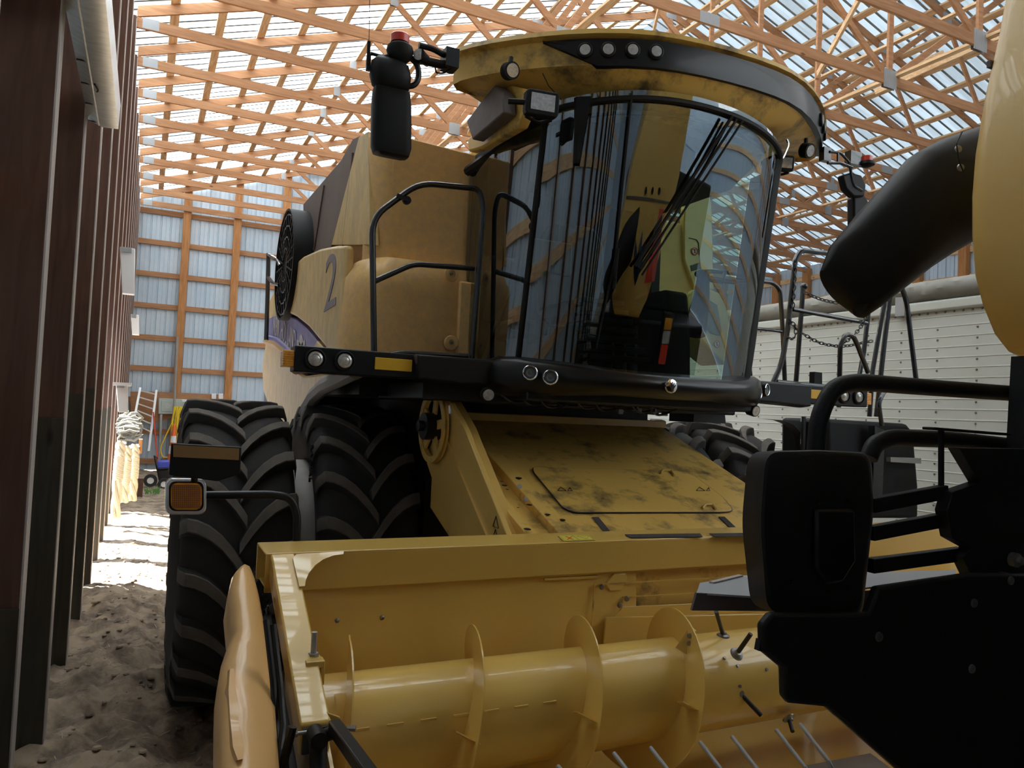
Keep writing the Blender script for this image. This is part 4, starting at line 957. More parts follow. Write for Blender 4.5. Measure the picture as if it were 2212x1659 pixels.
# beam decals
bt = lambda a, b: W(a, b, 'Z', 1.3285)
st_ = MB().plate([bt(1204, 1157), (bt(1270, 1155)), bt(1286, 1167), bt(1219, 1169)], (0, 0, .001)).build('warning_sticker', decal_yel, beam)
q = MB(); L_ = [bt(1206, 1158), bt(1269, 1156), bt(1283, 1166), bt(1221, 1168)]; q.tube(L_, .0018, 4, closed=True); q.tube([bt(1236, 1157), bt(1252, 1167)], .0018, 4); q.tube([bt(1246, 1159), bt(1272, 1158), bt(1268, 1165), bt(1246, 1159)], .0016, 4); q.build('sticker_lines', decal_blk, st_)
q = MB(); q.tube([bt(1222, 1159), bt(1238, 1166)], .003, 4); q.tube([bt(1236, 1159), bt(1226, 1166)], .003, 4); q.build('sticker_cross', redp, st_)
MB().plate([bt(1350, 1155), bt(1512, 1153), bt(1518, 1160), bt(1362, 1162)], (0, 0, .002)).build('grip_strip', grip, beam)
MB().plate([bt(1532, 1153), bt(1660, 1151), bt(1672, 1158), bt(1544, 1160)], (0, 0, .002)).build('grip_strip', grip, beam)
# corner gusset with curved cut-out
gp = [(632, 1208), (640, 1200), (742, 1194), (741, 1200), (720, 1203), (698, 1211), (680, 1224), (666, 1242), (660, 1256), (658, 1269), (646, 1270)]
MB().plate([W(a, b, 'Y', 2.742-(b-1194)*.0022) for a, b in gp], (0, -.004, .006)).build('corner_gusset', yellow_hdr, hd)
# end arm
arm = MB(); A0 = [(.425, 2.74), (.505, 2.74)]
def armring(y, zt, h, x0=.425, x1=.508): return [Vector((x0, y, zt)), Vector((x1, y, zt)), Vector((x1, y, zt-h)), Vector((x0, y, zt-h))]
arm.loft([armring(2.76, 1.325, .10), armring(2.72, 1.315, .10), armring(2.085, .995, .085, .423, .506)], True, True)
earm = arm.build('end_arm', yellow_hdr, hd, bevel=.006)
MB().box((.431, 2.075, .918), (.498, 2.09, .985)).build('arm_end_opening', cabdark, earm)
# end sheet below the arm
MB().plate([(.50, 2.76, 1.2), (.50, 2.1, .92), (.50, 1.55, .60), (.50, 1.5, .35), (.50, 2.76, .4)], (.01, 0, 0)).build('end_sheet', yellow_hdr, hd)
# bracket with threaded stud
c = W(671, 1428, 'X', .49)
q = MB(); b0 = c+Vector((-.02, 0, -.0)); q.box((.468, c.y-.045, c.z-.01), (.520, c.y+.05, c.z+.012)); q.box((.512, c.y-.045, c.z-.06), (.524, c.y-.0, c.z+.012)); br = q.build('stud_bracket', yellow_hdr, earm, bevel=.004)
q = MB(); q.cyl((.497, c.y, c.z+.012), (.497, c.y, c.z+.085), .0085); q.cyl((.497, c.y, c.z+.012), (.497, c.y, c.z+.024), .016, seg=6); q.build('threaded_stud', zinc, br)
# moulded end cover
rows = [(1237, 514, 545, 2.74), (1250, 500, 550, 2.68), (1290, 491, 560, 2.60), (1330, 495, 567, 2.52), (1375, 500, 575, 2.44), (1410, 487, 581, 2.36), (1440, 477, 584, 2.30), (1480, 472, 589, 2.22), (1530, 471, 594, 2.12), (1590, 471, 598, 2.02), (1659, 472, 603, 1.92), (1760, 475, 612, 1.76)]
rings = []
for py, xa, xb, Y in rows:
    a, b = W(xa, py, 'Y', Y), W(xb, py, 'Y', Y); w_ = b-a; back = Vector((0, .10, -.12)); fr = Vector((0, -.03, .03))
    a2 = a+Vector((.02, 0, 0))
    rings.append([a+back*.8, a, a+w_*.12+fr*.9, a+w_*.35+fr*1.2, a+w_*.7+fr*.9, b-w_*.08+fr*.3, b, b+back*.5])
ec = MB().loft(rings, True, True).build('end_cover', orange_pl, hd, angle=70)
rings = []
for py, xa, xb, Y in ((1455, 486, 503, 2.25), (1500, 478, 510, 2.17), (1560, 478, 521, 2.07), (1620, 482, 530, 1.97), (1648, 500, 522, 1.92)):
    a, b = W(xa, py, 'Y', Y), W(xb, py, 'Y', Y); rings.append([a+Vector((0, 0, 0)), a+(b-a)*.3+Vector((0, -.055, .03)), a+(b-a)*.8+Vector((0, -.05, .03)), b+Vector((0, 0, 0))])
MB().loft(rings, True, True).build('cover_recess', orange_pl, ec)
# dark gap mechanics between cover and arm
q = MB(); q.prism([(2.72, 1.14), (1.98, .80), (1.98, .2), (2.72, .2)], 'X', .405, .43); q.build('drive_side_plate', darkmetal, hd)
q = MB(); random.seed(5)
for k in range(14):
    c = W(random.uniform(552, 580), random.uniform(1283, 1330), 'Y', 2.70); q.tube([c, c+Vector((random.uniform(-.03, .03), .02, -.05))], .004, 5)
for pts in (((590, 1350), (605, 1480), (612, 1570), (600, 1659)), ((575, 1340), (590, 1470), (600, 1620), (606, 1700))):
    MB().tube([W(a, b, 'Y', 2.0+.25*(1-i/3)) for i, (a, b) in enumerate(pts)], .009, 8).build('header_hose', black, hd)
q.build('hose_fittings', black, hd)
# auger
AY, AZ, AR, FR = 2.376, .834, .177, .288
def tubemesh(x0, x1, r): return MB().lathe([(0, r), (x1-x0, r)], (x0, AY, AZ), (1, 0, 0), 72, cap=True)
aug = tubemesh(.53, 4.5, AR).build('auger_tube', yellow_hdr, hd)
cvr = MB()     # raised wear sheet with stitched weld
for (x0, x1, a0, a1) in ((.56, 1.27, 30, 128),):
    n = 20; r = AR+.004
    r0 = [Vector((x0, AY-math.sin(math.radians(a))*r, AZ+math.cos(math.radians(a))*r)) for a in [a0+(a1-a0)*k/n for k in range(n+1)]]
    cvr.loft([r0, [p+Vector((x1-x0, 0, 0)) for p in r0]], False, False)
cvr.build('tube_wrap_sheet', yellow_hdr, aug)
x = .60
while x < 1.26:
    a = math.radians(66); c = Vector((x, AY-math.sin(a)*(AR+.003), AZ+math.cos(a)*(AR+.003))); MB().obox(c, c+Vector((.05, 0, 0)), .008, .006).build('weld_bead', yellow_old, aug); x += .105
def xtop(px, py): return W(px, py, 'Y', AY).x
tops = [xtop(756, 1370), xtop(1028, 1349), xtop(1262, 1330), xtop(1463, 1317)]
def helix(x_at, t0, t1, n=60):   # angle t: 0 top, increasing toward the front and down ; x_at(t)
    mb = MB(); ra = []; rb = []; rings = []
    for k in range(n+1):
        t = t0+(t1-t0)*k/n; x = x_at(t); d = Vector((0, -math.sin(t), math.cos(t))); o = Vector((x, AY, AZ)); f_ = min(1, (k+.001)/4, (n-k+.001)/4) if True else 1
        ro = AR+(FR-AR)*f_
        rings.append([o+d*(AR-.004)+Vector((-.003, 0, 0)), o+d*ro+Vector((-.0025, 0, 0)), o+d*ro+Vector((.0025, 0, 0)), o+d*(AR-.004)+Vector((.003, 0, 0))])
    mb.loft(rings, True, True); return mb
pit = [tops[1]-tops[0], tops[2]-tops[1], tops[3]-tops[2]]
def xs_(t):   # t in turns relative: t=0 top of last flight (tops[3]); going front => x decreases
    u = t/(2*PI)
    k = int(math.floor(u)); fr_ = u-k
    T = [tops[0]-.28, tops[0], tops[1], tops[2], tops[3]]
    i = 4-k
    if k < 0: return tops[3]+(-u)*.33
    if i <= 0: return T[0]
    return T[i]+(T[i-1]-T[i])*fr_
helix(xs_, -.9*PI, 2*PI*4-.2, 260).build('auger_flight', yellow_hdr, aug, angle=50)
helix(lambda t: 2*2.55-xs_(t), -.9*PI, 2*PI*4-.2, 200).build('auger_flight', yellow_hdr, aug, angle=50)
# flight tabs
for px, py in ((1005, 1590), (1262, 1547), (1488, 1525)):
    c = W(px, py, 'Y', AY-.235); q = MB(); q.plate([c+Vector((-.035, -.01, .025)), c+Vector((.035, -.035, -.012)), c+Vector((.02, .03, -.02)), c+Vector((-.03, .03, .01))], (0, -.003, -.004)); q.build('flight_tab', yellow_hdr, aug)
q = MB(); c = W(1480, 1385, 'Y', AY-.10); q.plate([c+Vector((-.045, 0, -.02)), c+Vector((.02, -.0, .055)), c+Vector((.03, -.02, .04)), c+Vector((.005, -.03, -.05))], (.006, 0, 0)); tb = q.build('bolted_flight_end', yellow_hdr, aug, bevel=.001)
for dz in (.0, .028): MB().cyl(c+Vector((.012, -.02, dz)), c+Vector((-.008, -.03, dz)), .009, seg=6).build('flight_bolt', boltm, tb)
# retractable fingers
for (x0, y0), (x1, y1), r in (((1592, 1412), (1622, 1369), .0085), ((1598, 1497), (1644, 1545), .0085), ((1562, 1372), (1547, 1321), .008), ((1704, 1552), (1712, 1580), .008), ((1775, 1380), (1800, 1340), .008)):
    ya = AY-.165 if y0 > 1400 else (AY-.11 if y0 > 1390 else AY-.02)
    a = W(x0, y0, 'Y', ya); b = W(x1, y1, 'Y', ya-.05)
    f_ = MB().tube([a, b], r, 10).build('retracting_finger', darkmetal, aug)
    n_ = (a-Vector((a.x, AY, AZ))).normalized(); MB().lathe([(0, .026), (.006, .024), (.010, .014), (.016, .012)], a-n_*.004, n_, 16, cap=True).build('finger_guide', boltm, f_)
for px, py in ((1584, 1402), (1603, 1433), (1596, 1482), (1660, 1445)):
    c = W(px, py, 'Y', AY-.17); n_ = (c-Vector((c.x, AY, AZ))).normalized(); c = Vector((c.x, AY, AZ))+n_*AR; MB().cyl(c, c+n_*.006, .006, seg=10).build('tube_bolt', boltm, aug)
q = MB(); q.tube([Vector((2.62+.11*math.sin(a*.5)*0, AY, AZ))+Vector((.16*math.cos(a), -math.sin(.75+.55*math.sin(a))*(AR+.001), math.cos(.75+.55*math.sin(a))*(AR+.001))) for a in [2*PI*k/28 for k in range(28)]], .0015, 4, closed=True); q.build('access_cover_seam', decal_blk, aug)
# floor pan curved under the auger
rings = []
for x in (.51, 4.6):
    rings.append([Vector((x, y, z)) for y, z in ((2.73, .56), (2.70, .50), (2.60, .48), (2.3, .46), (1.95, .45), (1.7, .43), (1.45, .42), (1.40, .40), (1.7, .405), (2.6, .44), (2.75, .5))])
MB().loft(rings, True, True).build('floor_pan', yellow_hdr, hd, angle=40)
MB().plate([W(a, b, 'Z', .462) for a, b in ((1740, 1659), (1880, 1632), (1960, 1690), (1760, 1720))], (0, 0, .01)).build('skid_plate', greymet, hd)
# pickup tines
for px, py in ((1205, 1655), (1326, 1627), (1405, 1615), (1512, 1603), (1581, 1591), (1677, 1577), (1728, 1564), (1330-230, 1668)):
    a = W(px, py, 'Y', 1.62); b = W(px+62, py+80, 'Y', 1.50)
    MB().tube([a, b, b+Vector((.02, -.06, -.10))], .0055, 8).build('pickup_tine', greymet, hd)
q = MB(); q.cyl((.5, 1.45, .42), (4.6, 1.45, .42), .05); q.build('pickup_drum', darkmetal, hd)
# reel arm / hinge on the near corner
q = MB(); a = W(722, 1568, 'Y', 1.98); b = W(830, 1720, 'Y', 1.55); q.obox(a, b, .032, .034, up=(0, 0, 1)); ra_ = q.build('hinge_bar', black, hd, bevel=.004)
a = W(685, 1592, 'Y', 1.98); q = MB(); q.cyl(a+Vector((0, -.03, 0)), a+Vector((0, .03, 0)), .022, seg=24); q.tube([W(685, 1600, 'Y', 2.0), W(690, 1720, 'Y', 1.9)], .022, 12); q.cyl(W(700, 1590, 'Y', 2.0), W(735, 1575, 'Y', 1.98), .017); q.build('hinge_pin', black_m, hd)
q = MB(); q.plate([W(a, b, 'Y', 2.0) for a, b in ((706, 1540), (735, 1550), (752, 1585), (755, 1600), (745, 1590), (725, 1570))], (0, .01, 0)); q.build('hinge_lug', yellow_hdr, hd, bevel=.001)
q = MB(); c = W(750, 1573, 'Y', 1.97); q.cyl(c, c+Vector((.02, -.01, 0)), .008, seg=6); c = W(625, 1587, 'Y', 2.02); q.cyl(c, c+Vector((.02, 0, 0)), .009, seg=6); q.cyl(c+Vector((.02, 0, 0)), c+Vector((.05, 0, 0)), .005); q.build('pin_bolts', boltm, hd)
q = MB(); q.tube([W(a, b, 'Y', 2.0) for a, b in ((632, 1570), (622, 1610), (612, 1650), (625, 1700))], .012, 8, .03); q.build('hydraulic_hose', black, hd)
# marker lamp on a bent tube
Y_ = 3.06
q = MB(); q.tube([W(a, b, 'Y', Y_) for a, b in ((640, 1200), (642, 1110), (628, 1075), (590, 1068), (440, 1070))], .0155, 12, .09); la = q.build('lamp_arm', black, hd)
Yl = 3.04
def rrect(x0, y0, x1, y1, r, Y, n=5):
    pts = []
    for cx_, cy_, a0 in ((x1-r, y0+r, -90), (x1-r, y1-r, 0), (x0+r, y1-r, 90), (x0+r, y0+r, 180)):
        for k in range(n+1):
            a = math.radians(a0+90*k/n); pts.append(W(cx_+r*math.cos(a), cy_+r*math.sin(a), 'Y', Y))
    return pts
MB().plate(rrect(357, 1034, 446, 1112, 16, Yl), (0, .05, 0)).build('marker_lamp_housing', chrome, hd, bevel=.004)
MB().plate(rrect(365, 1040, 440, 1104, 14, Yl-.004), (0, .02, 0)).build('lamp_gasket', black_m, hd)
q = MB().plate(rrect(369, 1044, 436, 1101, 14, Yl-.025), (0, .03, 0))
q.build('amber_lamp_lens', amber, hd); q = MB()
for k in range(13):
    y_ = 1049+k*4; q.obox(W(372, y_, 'Y', Yl-.026), W(433, y_, 'Y', Yl-.026), .0022, .0022)
for k in range(15):
    x_ = 373+k*4.2; q.obox(W(x_, 1047, 'Y', Yl-.026), W(x_, 1098, 'Y', Yl-.026), .0022, .0022, up=(0, 1, 0))
q.build('lens_grid', amber_dk, hd)
sg = MB().plate([W(a, b, 'Y', 3.0) for a, b in ((370, 958), (522, 966), (519, 1024), (470, 1040), (365, 1026))], (0, .03, 0)).build('marker_sign', black_m, hd, bevel=.004)
MB().plate([W(a, b, 'Y', 2.997) for a, b in ((374, 961), (517, 969), (516, 994), (374, 987))], (0, .002, 0)).build('amber_reflector', bronze_ref, sg)
q = MB(); q.tube([W(420, 1030, 'Y', 3.03), W(420, 1050, 'Y', 3.05)], .012, 8); q.build('sign_bracket', black, hd)

#%%SECOND COMBINE
c2 = thing('combine_harvester', 'second combine parked tail first beside the header, black frame with faded yellow hood', 'combine harvester', (2.6, .4, 0))
HY = 1.40
left = [(2172, -60), (2150, 60), (2118, 200), (2096, 330), (2088, 430), (2088, 520), (2095, 610), (2110, 670), (2135, 730), (2165, 768), (2185, 778)]
lp = [W(a, b, 'Y', HY) for a, b in left]
zb = lp[-1].z
poly = lp+[Vector((2.95, HY, zb)), Vector((3.10, HY, zb+.15)), Vector((3.30, HY, 2.7)), Vector((3.42, HY, 3.2)), Vector((3.45, HY, 4.0)), Vector((2.7, HY, 4.1))]
cen = sum(poly, Vector())/len(poly)
def rg2(y, f): return [Vector((cen.x+(p.x-cen.x)*f, y, cen.z+(p.z-cen.z)*f)) for p in poly]
hood2 = MB().loft([rg2(HY, .94), rg2(HY-.015, .98), rg2(HY-.05, 1.0), rg2(HY-.35, 1.03), rg2(-.3, 1.03)], True, True).build('rear_hood', yellow_old, c2, angle=50)
# hood decoration seen in the cab glass
q = MB(); q.plate([(2.98, HY+.008, 2.40), (3.18, HY+.008, 2.44), (3.14, HY+.008, 2.86), (3.10, HY+.008, 2.86)], (0, .004, 0)); sm = q.build('slow_vehicle_triangle', redlens, hood2)
MB().plate([(2.95, HY+.006, 2.35), (3.20, HY+.006, 2.38), (3.19, HY+.006, 2.92), (3.06, HY+.006, 2.92)], (0, .002, 0)).build('triangle_border', redp, sm)
q = MB()
for a0, L_, w_ in ((0, .42, .045), (-22, .38, .04), (20, .36, .04)):
    a = math.radians(a0); pp = []
    for k in range(11): t = k/10; pp.append((L_*t, w_*math.sin(PI*t)))
    pp = pp+[(l, -w) for l, w in reversed(pp[1:-1])]
    q.plate([Vector((2.72+l*math.sin(a)+w*math.cos(a), HY+.004, 2.32+l*math.cos(a)-w*math.sin(a))) for l, w in pp], (0, .003, 0))
q.build('leaf_emblem', blue_dk, hood2)
q = MB()
for k in range(3): q.cyl((2.66+.16*k, HY-.01, 3.02+.01*k), (2.66+.16*k, HY+.01, 3.02+.01*k), .028)
q.build('hood_latches', black_m, hood2)
MB().obox((2.2, HY+.003, 2.95), (3.3, HY+.003, 2.98), .012, .02).build('hood_seam', grime_dark, hood2)
# rubber spout hanging from the hood
pairs = [((2125, 270), (2105, 515)), ((2085, 285), (2075, 535)), ((2030, 305), (2030, 560)), ((1980, 330), (1990, 585)), ((1935, 380), (1958, 610)), ((1885, 435), (1920, 640)), ((1840, 487), (1890, 668)), ((1800, 530), (1866, 688)), ((1775, 585), (1838, 668))]
rings = []
for i, (a, b) in enumerate(pairs):
    A, B = W(*a, 'Y', 1.62+.012*i), W(*b, 'Y', 1.62+.012*i); c = (A+B)/2; h_ = (A-B)/2; n = 20
    dep = (.13, .13, .13, .13, .12, .11, .09, .06, .035)[i]
    rings.append([c+h_*math.cos(t)*(1+.02*math.sin(3*t+i))+Vector((0, 1, 0))*dep*math.sin(t)*(1+.06*math.sin(2*t+i*1.3)) for t in [2*PI*k/n for k in range(n)]])
sp = MB().loft(rings, True, True).build('unloading_spout', rubber_dk, c2, angle=70)
for px, py in ((2070, 322), (2075, 362)):
    c = W(px, py, 'Y', 1.50); MB().lathe([(0, .012), (.004, .010), (.006, .001)], c, (-.4, -.9, 0), 12).build('spout_bolt', boltm, sp)
q = MB(); q.tube([W(a, b, 'Y', 1.49) for a, b in ((2078, 285), (2066, 310), (2072, 350), (2082, 372))], .0025, 6); q.build('spout_wire', darkmetal, sp)
yplate([(1842, 660), (1878, 655), (1858, 685), (1850, 680)], 1.66, .01).build('torn_flap', rubber_dk, sp)
# black hand rail tubes, lamp box and rear frame
q = MB(); q.tube([W(a, b, 'Y', 1.18) for a, b in ((1762, 985), (1768, 900), (1800, 835), (1850, 825), (2020, 838), (2300, 858))], .0195, 14, .10); q.build('guard_tube', black_m, c2)
q = MB(); q.tube([W(a, b, 'Y', 1.16) for a, b in ((1876, 990), (1888, 960), (1925, 945), (2060, 950), (2300, 975))], .0195, 14, .06); q.build('guard_tube', black_m, c2)
def mring(pts, Y, f=1):
    o_ = fillet([W(a, b, 'Y', Y) for a, b in pts], .035, 5)[:-1]; c_ = sum(o_, Vector())/len(o_)
    return [c_+(p-c_)*f for p in o_]
frontp = ((1770, 972), (1652, 974), (1640, 1130), (1655, 1326), (1862, 1338), (1888, 1100), (1882, 978), (1770, 972))
backp = ((1750, 972), (1616, 976), (1602, 1130), (1622, 1312), (1840, 1330), (1862, 1100), (1860, 978), (1750, 972))
bx = MB().loft([mring(frontp, 1.07, .93), mring(frontp, 1.075, .985), mring(frontp, 1.09), mring(backp, 1.165), mring(backp, 1.175, .96), mring(backp, 1.172, .9)], True, True).build('mirror_back', black_m, c2, angle=50)
for px, py in ((1768, 1083), (1830, 1083), (1710, 1256), (1830, 1268)):
    c = W(px, py, 'Y', 1.072); MB().cyl(c, c+Vector((0, -.006, 0)), .006, seg=8).build('mirror_screw', black, bx)
q = MB(); q.plate([W(a, b, 'Y', 1.072) for a, b in ((1752, 1098), (1835, 1098), (1838, 1210), (1810, 1255), (1775, 1260), (1752, 1230))], (0, -.014, 0)); q.build('mirror_mount', black, bx, bevel=.006)
q = MB(); q.plate([W(a, b, 'Y', 1.05) for a, b in ((1652, 1320), (1632, 1345), (1634, 1402), (1678, 1438), (1680, 1500), (1690, 1512), (1770, 1520), (1935, 1665), (2330, 1760), (2330, 1235), (2075, 1236), (1880, 1264), (1860, 1320))], (0, -.02, 0)); fr = q.build('rear_frame', black_m, c2, bevel=.006)
q = MB(); q.obox(W(1636, 1392, 'Y', 1.045), W(2180, 1466, 'Y', 1.045), .02, .012, up=(0, 1, 0)); q.build('frame_fold', black, fr)
for px, py in ((1888, 1372), (2088, 1441), (2195, 1210), (2172, 1252), (2093, 1300)):
    c = W(px, py, 'Y', 1.04); MB().lathe([(-.01, .016), (.004, .016), (.006, .010), (.014, .009), (.015, .001)], c, (0, -1, 0), 12).build('frame_bolt', boltm, fr)
q = MB(); q.plate([W(a, b, 'Y', 1.10) for a, b in ((2045, 966), (2330, 970), (2330, 1320), (2072, 1240), (2052, 1198), (2070, 1180), (2030, 1158), (2018, 1100), (2030, 1060), (2090, 1040))], (0, -.03, 0))
q.obox(W(1880, 1092, 'Y', 1.1), W(2040, 1062, 'Y', 1.1), .03, .022, up=(0, 1, 0)); q.obox(W(1880, 1152, 'Y', 1.1), W(2040, 1122, 'Y', 1.1), .03, .020, up=(0, 1, 0)); q.obox(W(1880, 1222, 'Y', 1.1), W(2075, 1196, 'Y', 1.1), .03, .020, up=(0, 1, 0))
q.obox(W(2033, 925, 'Y', 1.1), W(2033, 1062, 'Y', 1.1), .01, .01, up=(0, 1, 0)); q.obox(W(2005, 925, 'Y', 1.1), W(2170, 938, 'Y', 1.1), .03, .006)
q.build('bracket_frame', black_m, c2, bevel=.002)
q = MB(); q.plate([W(a, b, 'Y', 1.14) for a, b in ((2184, 770), (2330, 770), (2330, 990), (2172, 985))], (0, -.05, 0)); q.build('corner_post', black_m, c2)
zt3 = W(1505, 1278, 'Y', 1.28).z
q = MB(); q.plate([W(a, b, 'Z', zt3) for a, b in ((1505, 1280), (1512, 1259), (1605, 1243), (2065, 1231), (2064, 1240), (1900, 1265), (1700, 1293))], (0, 0, -.004)); q.build('tail_cover_top', zinc, c2)
q = MB(); q.plate([W(a, b, 'Y', 1.262) for a, b in ((1505, 1281), (1700, 1290), (1900, 1275), (1900, 1330), (1660, 1320), (1495, 1319))], (0, .006, 0)); q.build('tail_cover_face', grime_dark, c2)
q = MB(); q.obox(W(1537, 1258, 'Z', zt3+.002), W(1600, 1243, 'Z', zt3+.002), .012, .003); q.build('peeling_strip', wood_edge, c2)
# tail lamp cluster on the far side, mirrored in the cab glass
q = MB().box((3.72, 1.10, 1.62), (3.98, 1.2, 2.12)).build('tail_lamp_housing', black_m, c2, bevel=.01)
MB().box((3.76, 1.2, 1.98), (3.94, 1.212, 2.08)).build('orange_lens', amber, q)
MB().box((3.76, 1.2, 1.86), (3.94, 1.212, 1.97)).build('white_lens', lensm, q)
MB().box((3.76, 1.2, 1.68), (3.94, 1.212, 1.85)).build('red_lens', redlens, q)
MB().box((2.15, -8, .6), (5.2, .95, 2.0)).box((2.3, -8, 2.0), (5.1, .3, 3.3)).build('rear_body', black_m, c2, bevel=.03)

#%%TRAILER
tr_ = thing('grain_trailer', 'white riveted grain trailer with rolled grey tarp behind the combine', 'trailer', (7.8, 8, 0))
TX = 6.5
zr = W(2044, 671, 'X', TX).z
y0_, y1_ = 3.0, 15.5
pan = MB(); z = .75; vs = []; prof = []
while z < zr-.02:
    prof += [(TX, z), (TX, z+.082), (TX-.004, z+.085), (TX-.004, z+.091), (TX, z+.094)]; z += .094
prof += [(TX, zr)]
n = len(prof); pan.add([(x, y, z) for y in (y0_, y1_) for x, z in prof], [(i, i+1, n+i+1, n+i) for i in range(n-1)])
def rivet(mb, p, r=.011):
    o = Vector(p); ring = [o+Vector((0, r*math.cos(a), r*math.sin(a))) for a in [2*PI*k/8 for k in range(8)]]
    ring2 = [o+Vector((-r*.7, r*.6*math.cos(a), r*.6*math.sin(a))) for a in [2*PI*k/8 for k in range(8)]]
    mb.loft([ring, ring2], True, True, 1)
ycols = [W(px, 800, 'X', TX).y for px in (1644, 1738, 1791, 1846, 1906, 1972, 2044, 2120, 2205)]
dy = .37
yc = [ycols[-1]+dy*k for k in range(-2, 32)]
for yy in yc:
    if y0_ < yy < y1_:
        z = 1.0
        while z < zr-.1: rivet(pan, (TX-.002, yy, z)); z += .094
yy = y0_+.05
while yy < y1_: rivet(pan, (TX-.002, yy, zr-.012), .012); yy += .055+.03
pan.build('side_panel', [white_tr, boltm], tr_, smooth=False)
MB().box((TX+.01, y0_, .75), (TX+2.5, y1_, zr)).build('trailer_box', white_tr, tr_)
MB().box((TX-.05, y0_, zr+.0), (TX+.05, y1_, zr+.10)).build('top_rail', white_tr, tr_, bevel=.02)
rings = []; k = 0; yy = y0_
while yy < y1_:
    w_ = [.10+.012*noise.noise(Vector((yy*7, a*2, 0))) for a in range(14)]
    rings.append([Vector((TX+.03-math.cos(2*PI*a/14)*w_[a]*1.1, yy, zr+.20+math.sin(2*PI*a/14)*w_[a])) for a in range(14)]); yy += .05
MB().loft(rings, True, True).build('rolled_tarp', tarpm, tr_)
q = MB(); c = W(1948, 672, 'X', TX-.04); q.box(c-Vector((.03, .05, .05)), c+Vector((.03, .05, .16))); q.build('tarp_strap', zinc, tr_)
for yy in (5, 6.3, 12, 13.3):
    for xx in (6.75, 8.6):
        q = MB(); q.lathe([(-.14, .3), (-.14, .48), (-.1, .52), (.1, .52), (.14, .48), (.14, .3), (.0, .2), (0, .01)], (xx, yy, .51), (1, 0, 0), 36); q.build('trailer_wheel', rubber, tr_)
MB().box((6.9, y0_, .5), (8.7, y1_, .75)).build('trailer_frame', darkmetal, tr_)
#%%CLUTTER
def single(name, mb, m, label, cat, **k):
    g = k.pop('group', None); o = mb.build(name, m, **k); return tag(o, label, cat, g)
# galvanised light fixture high on the near posts
gt = thing('galvanised_fixture', 'dented galvanised metal fixture fixed high on the nearest dark red posts', 'light fixture', (-.3, 3.6, 3))
pA, pB = W(205, 272, 'X', -.33), W(258, 272, 'X', -.33)
yf = pA.y; zf = pA.z
x1_ = W(256, 272, 'Y', yf).x; xm_ = W(222, 272, 'Y', yf).x; x0_ = -.365
hz = .10
q = MB(); q.loft([[Vector((x0_, y, zf+.03)), Vector((xm_, y, zf)), Vector((x1_, y, zf+.005)), Vector((x1_+.004, y, zf+hz*1.4)), Vector((x0_, y, zf+hz*1.4))] for y in (yf, yf-.4, yf-.8, yf-1.2, yf-1.7)], True, True); q.build('metal_channel', galv, gt)
q = MB(); q.obox((xm_-.018, yf, zf+.008), (xm_-.018, yf-1.7, zf+.008), .006, .006); q.build('channel_lip', galv, gt)
q = MB()
for k in range(4): y = yf-.02-.28*k; MB().box((x0_+.005, y-.008, zf+.012), (xm_-.02, y+.004, zf+.018)).build('rusty_slot', darkmetal, gt)
q = MB(); c = Vector((xm_, yf-.55, zf-.003)); q.tube([c, c+Vector((.008, -.04, -.005)), c+Vector((-.006, -.10, 0))], .004, 6, .03); q.build('loose_wire', black, gt)
# white lamps on the wall side
def wallbox(px0, py0, px1, py1, Y, label, name='wall_lamp'):
    a, b = W(px0, py1, 'Y', Y), W(px1, py0, 'Y', Y)
    t = thing(name, label, 'lamp', (a.x, Y, a.z))
    MB().plate([Vector((a.x, Y, b.z)), Vector((b.x, Y, b.z)), Vector((b.x+.02, Y, a.z)), Vector((a.x+(b.x-a.x)*.35, Y, a.z))], (0, .12, 0)).build('lamp_body', white_p, t, bevel=.008)
    MB().box((a.x+.01, Y-.02, b.z-.05), (b.x-.03, Y, b.z)).build('end_cap', galv, t)
    return t
wallbox(252, 537, 292, 632, 8.6, 'white tapered lamp housing high on the dark red posts, uppermost of three')
wallbox(279, 680, 300, 722, 11.2, 'small white lamp housing on the posts, midway between the other two')
t = wallbox(246, 828, 276, 890, 8.7, 'white open wire frame lamp bracket on the posts near eye height')
q = MB(); q.box(W(243, 832, 'Y', 8.65), W(285, 828, 'Y', 8.85)); q.build('bracket_shelf', white_p, t)
# hanging braided ropes
for i, (pts, lb) in enumerate(((((262, 955), (256, 1010), (248, 1130)), 'thick cream braided rope hanging to the ground beside the doorway posts'), (((276, 965), (272, 1020), (266, 1090)), 'thick cream braided rope, middle of the three hanging by the doorway'), (((292, 962), (290, 1010), (284, 1088)), 'thick cream braided rope hanging beside the wood block, by the doorway'))):
    Y = 11.6+.35*i; q = MB(); P_ = [W(a, b, 'Y', Y) for a, b in pts]; P_ = fillet(P_, .3, 6); dense = []
    for a, b in zip(P_, P_[1:]):
        for k in range(8): dense.append(a.lerp(b, k/8))
    for ph in (0, 2.1, 4.2):
        q.tube([p+Vector((math.cos(j*.5+ph)*.035, math.sin(j*.5+ph)*.035, 0)) for j, p in enumerate(dense)], .034, 7)
    o = q.build('hanging_rope', ropem); tag(o, lb, 'rope', 'braided ropes')
q = MB(); random.seed(2); c = W(278, 940, 'Y', 11.8)
for k in range(9): q.tube([c+Vector((math.cos(a)*.13+random.uniform(-.04, .04), .04*k-.15, math.sin(a)*.07+.03*k+random.uniform(-.02, .02))) for a in [2*PI*j/16 for j in range(16)]], .018, 6, closed=True)
o = q.build('rope_coil', tarpm); tag(o, 'tangled grey rope coil hung above the braided ropes', 'rope')
q = MB(); q.box(W(298, 980, 'Y', 12.3), W(308, 948, 'Y', 12.45)); o = q.build('wood_bracket', wood_z); tag(o, 'short orange board hooked beside the rope coil', 'board')
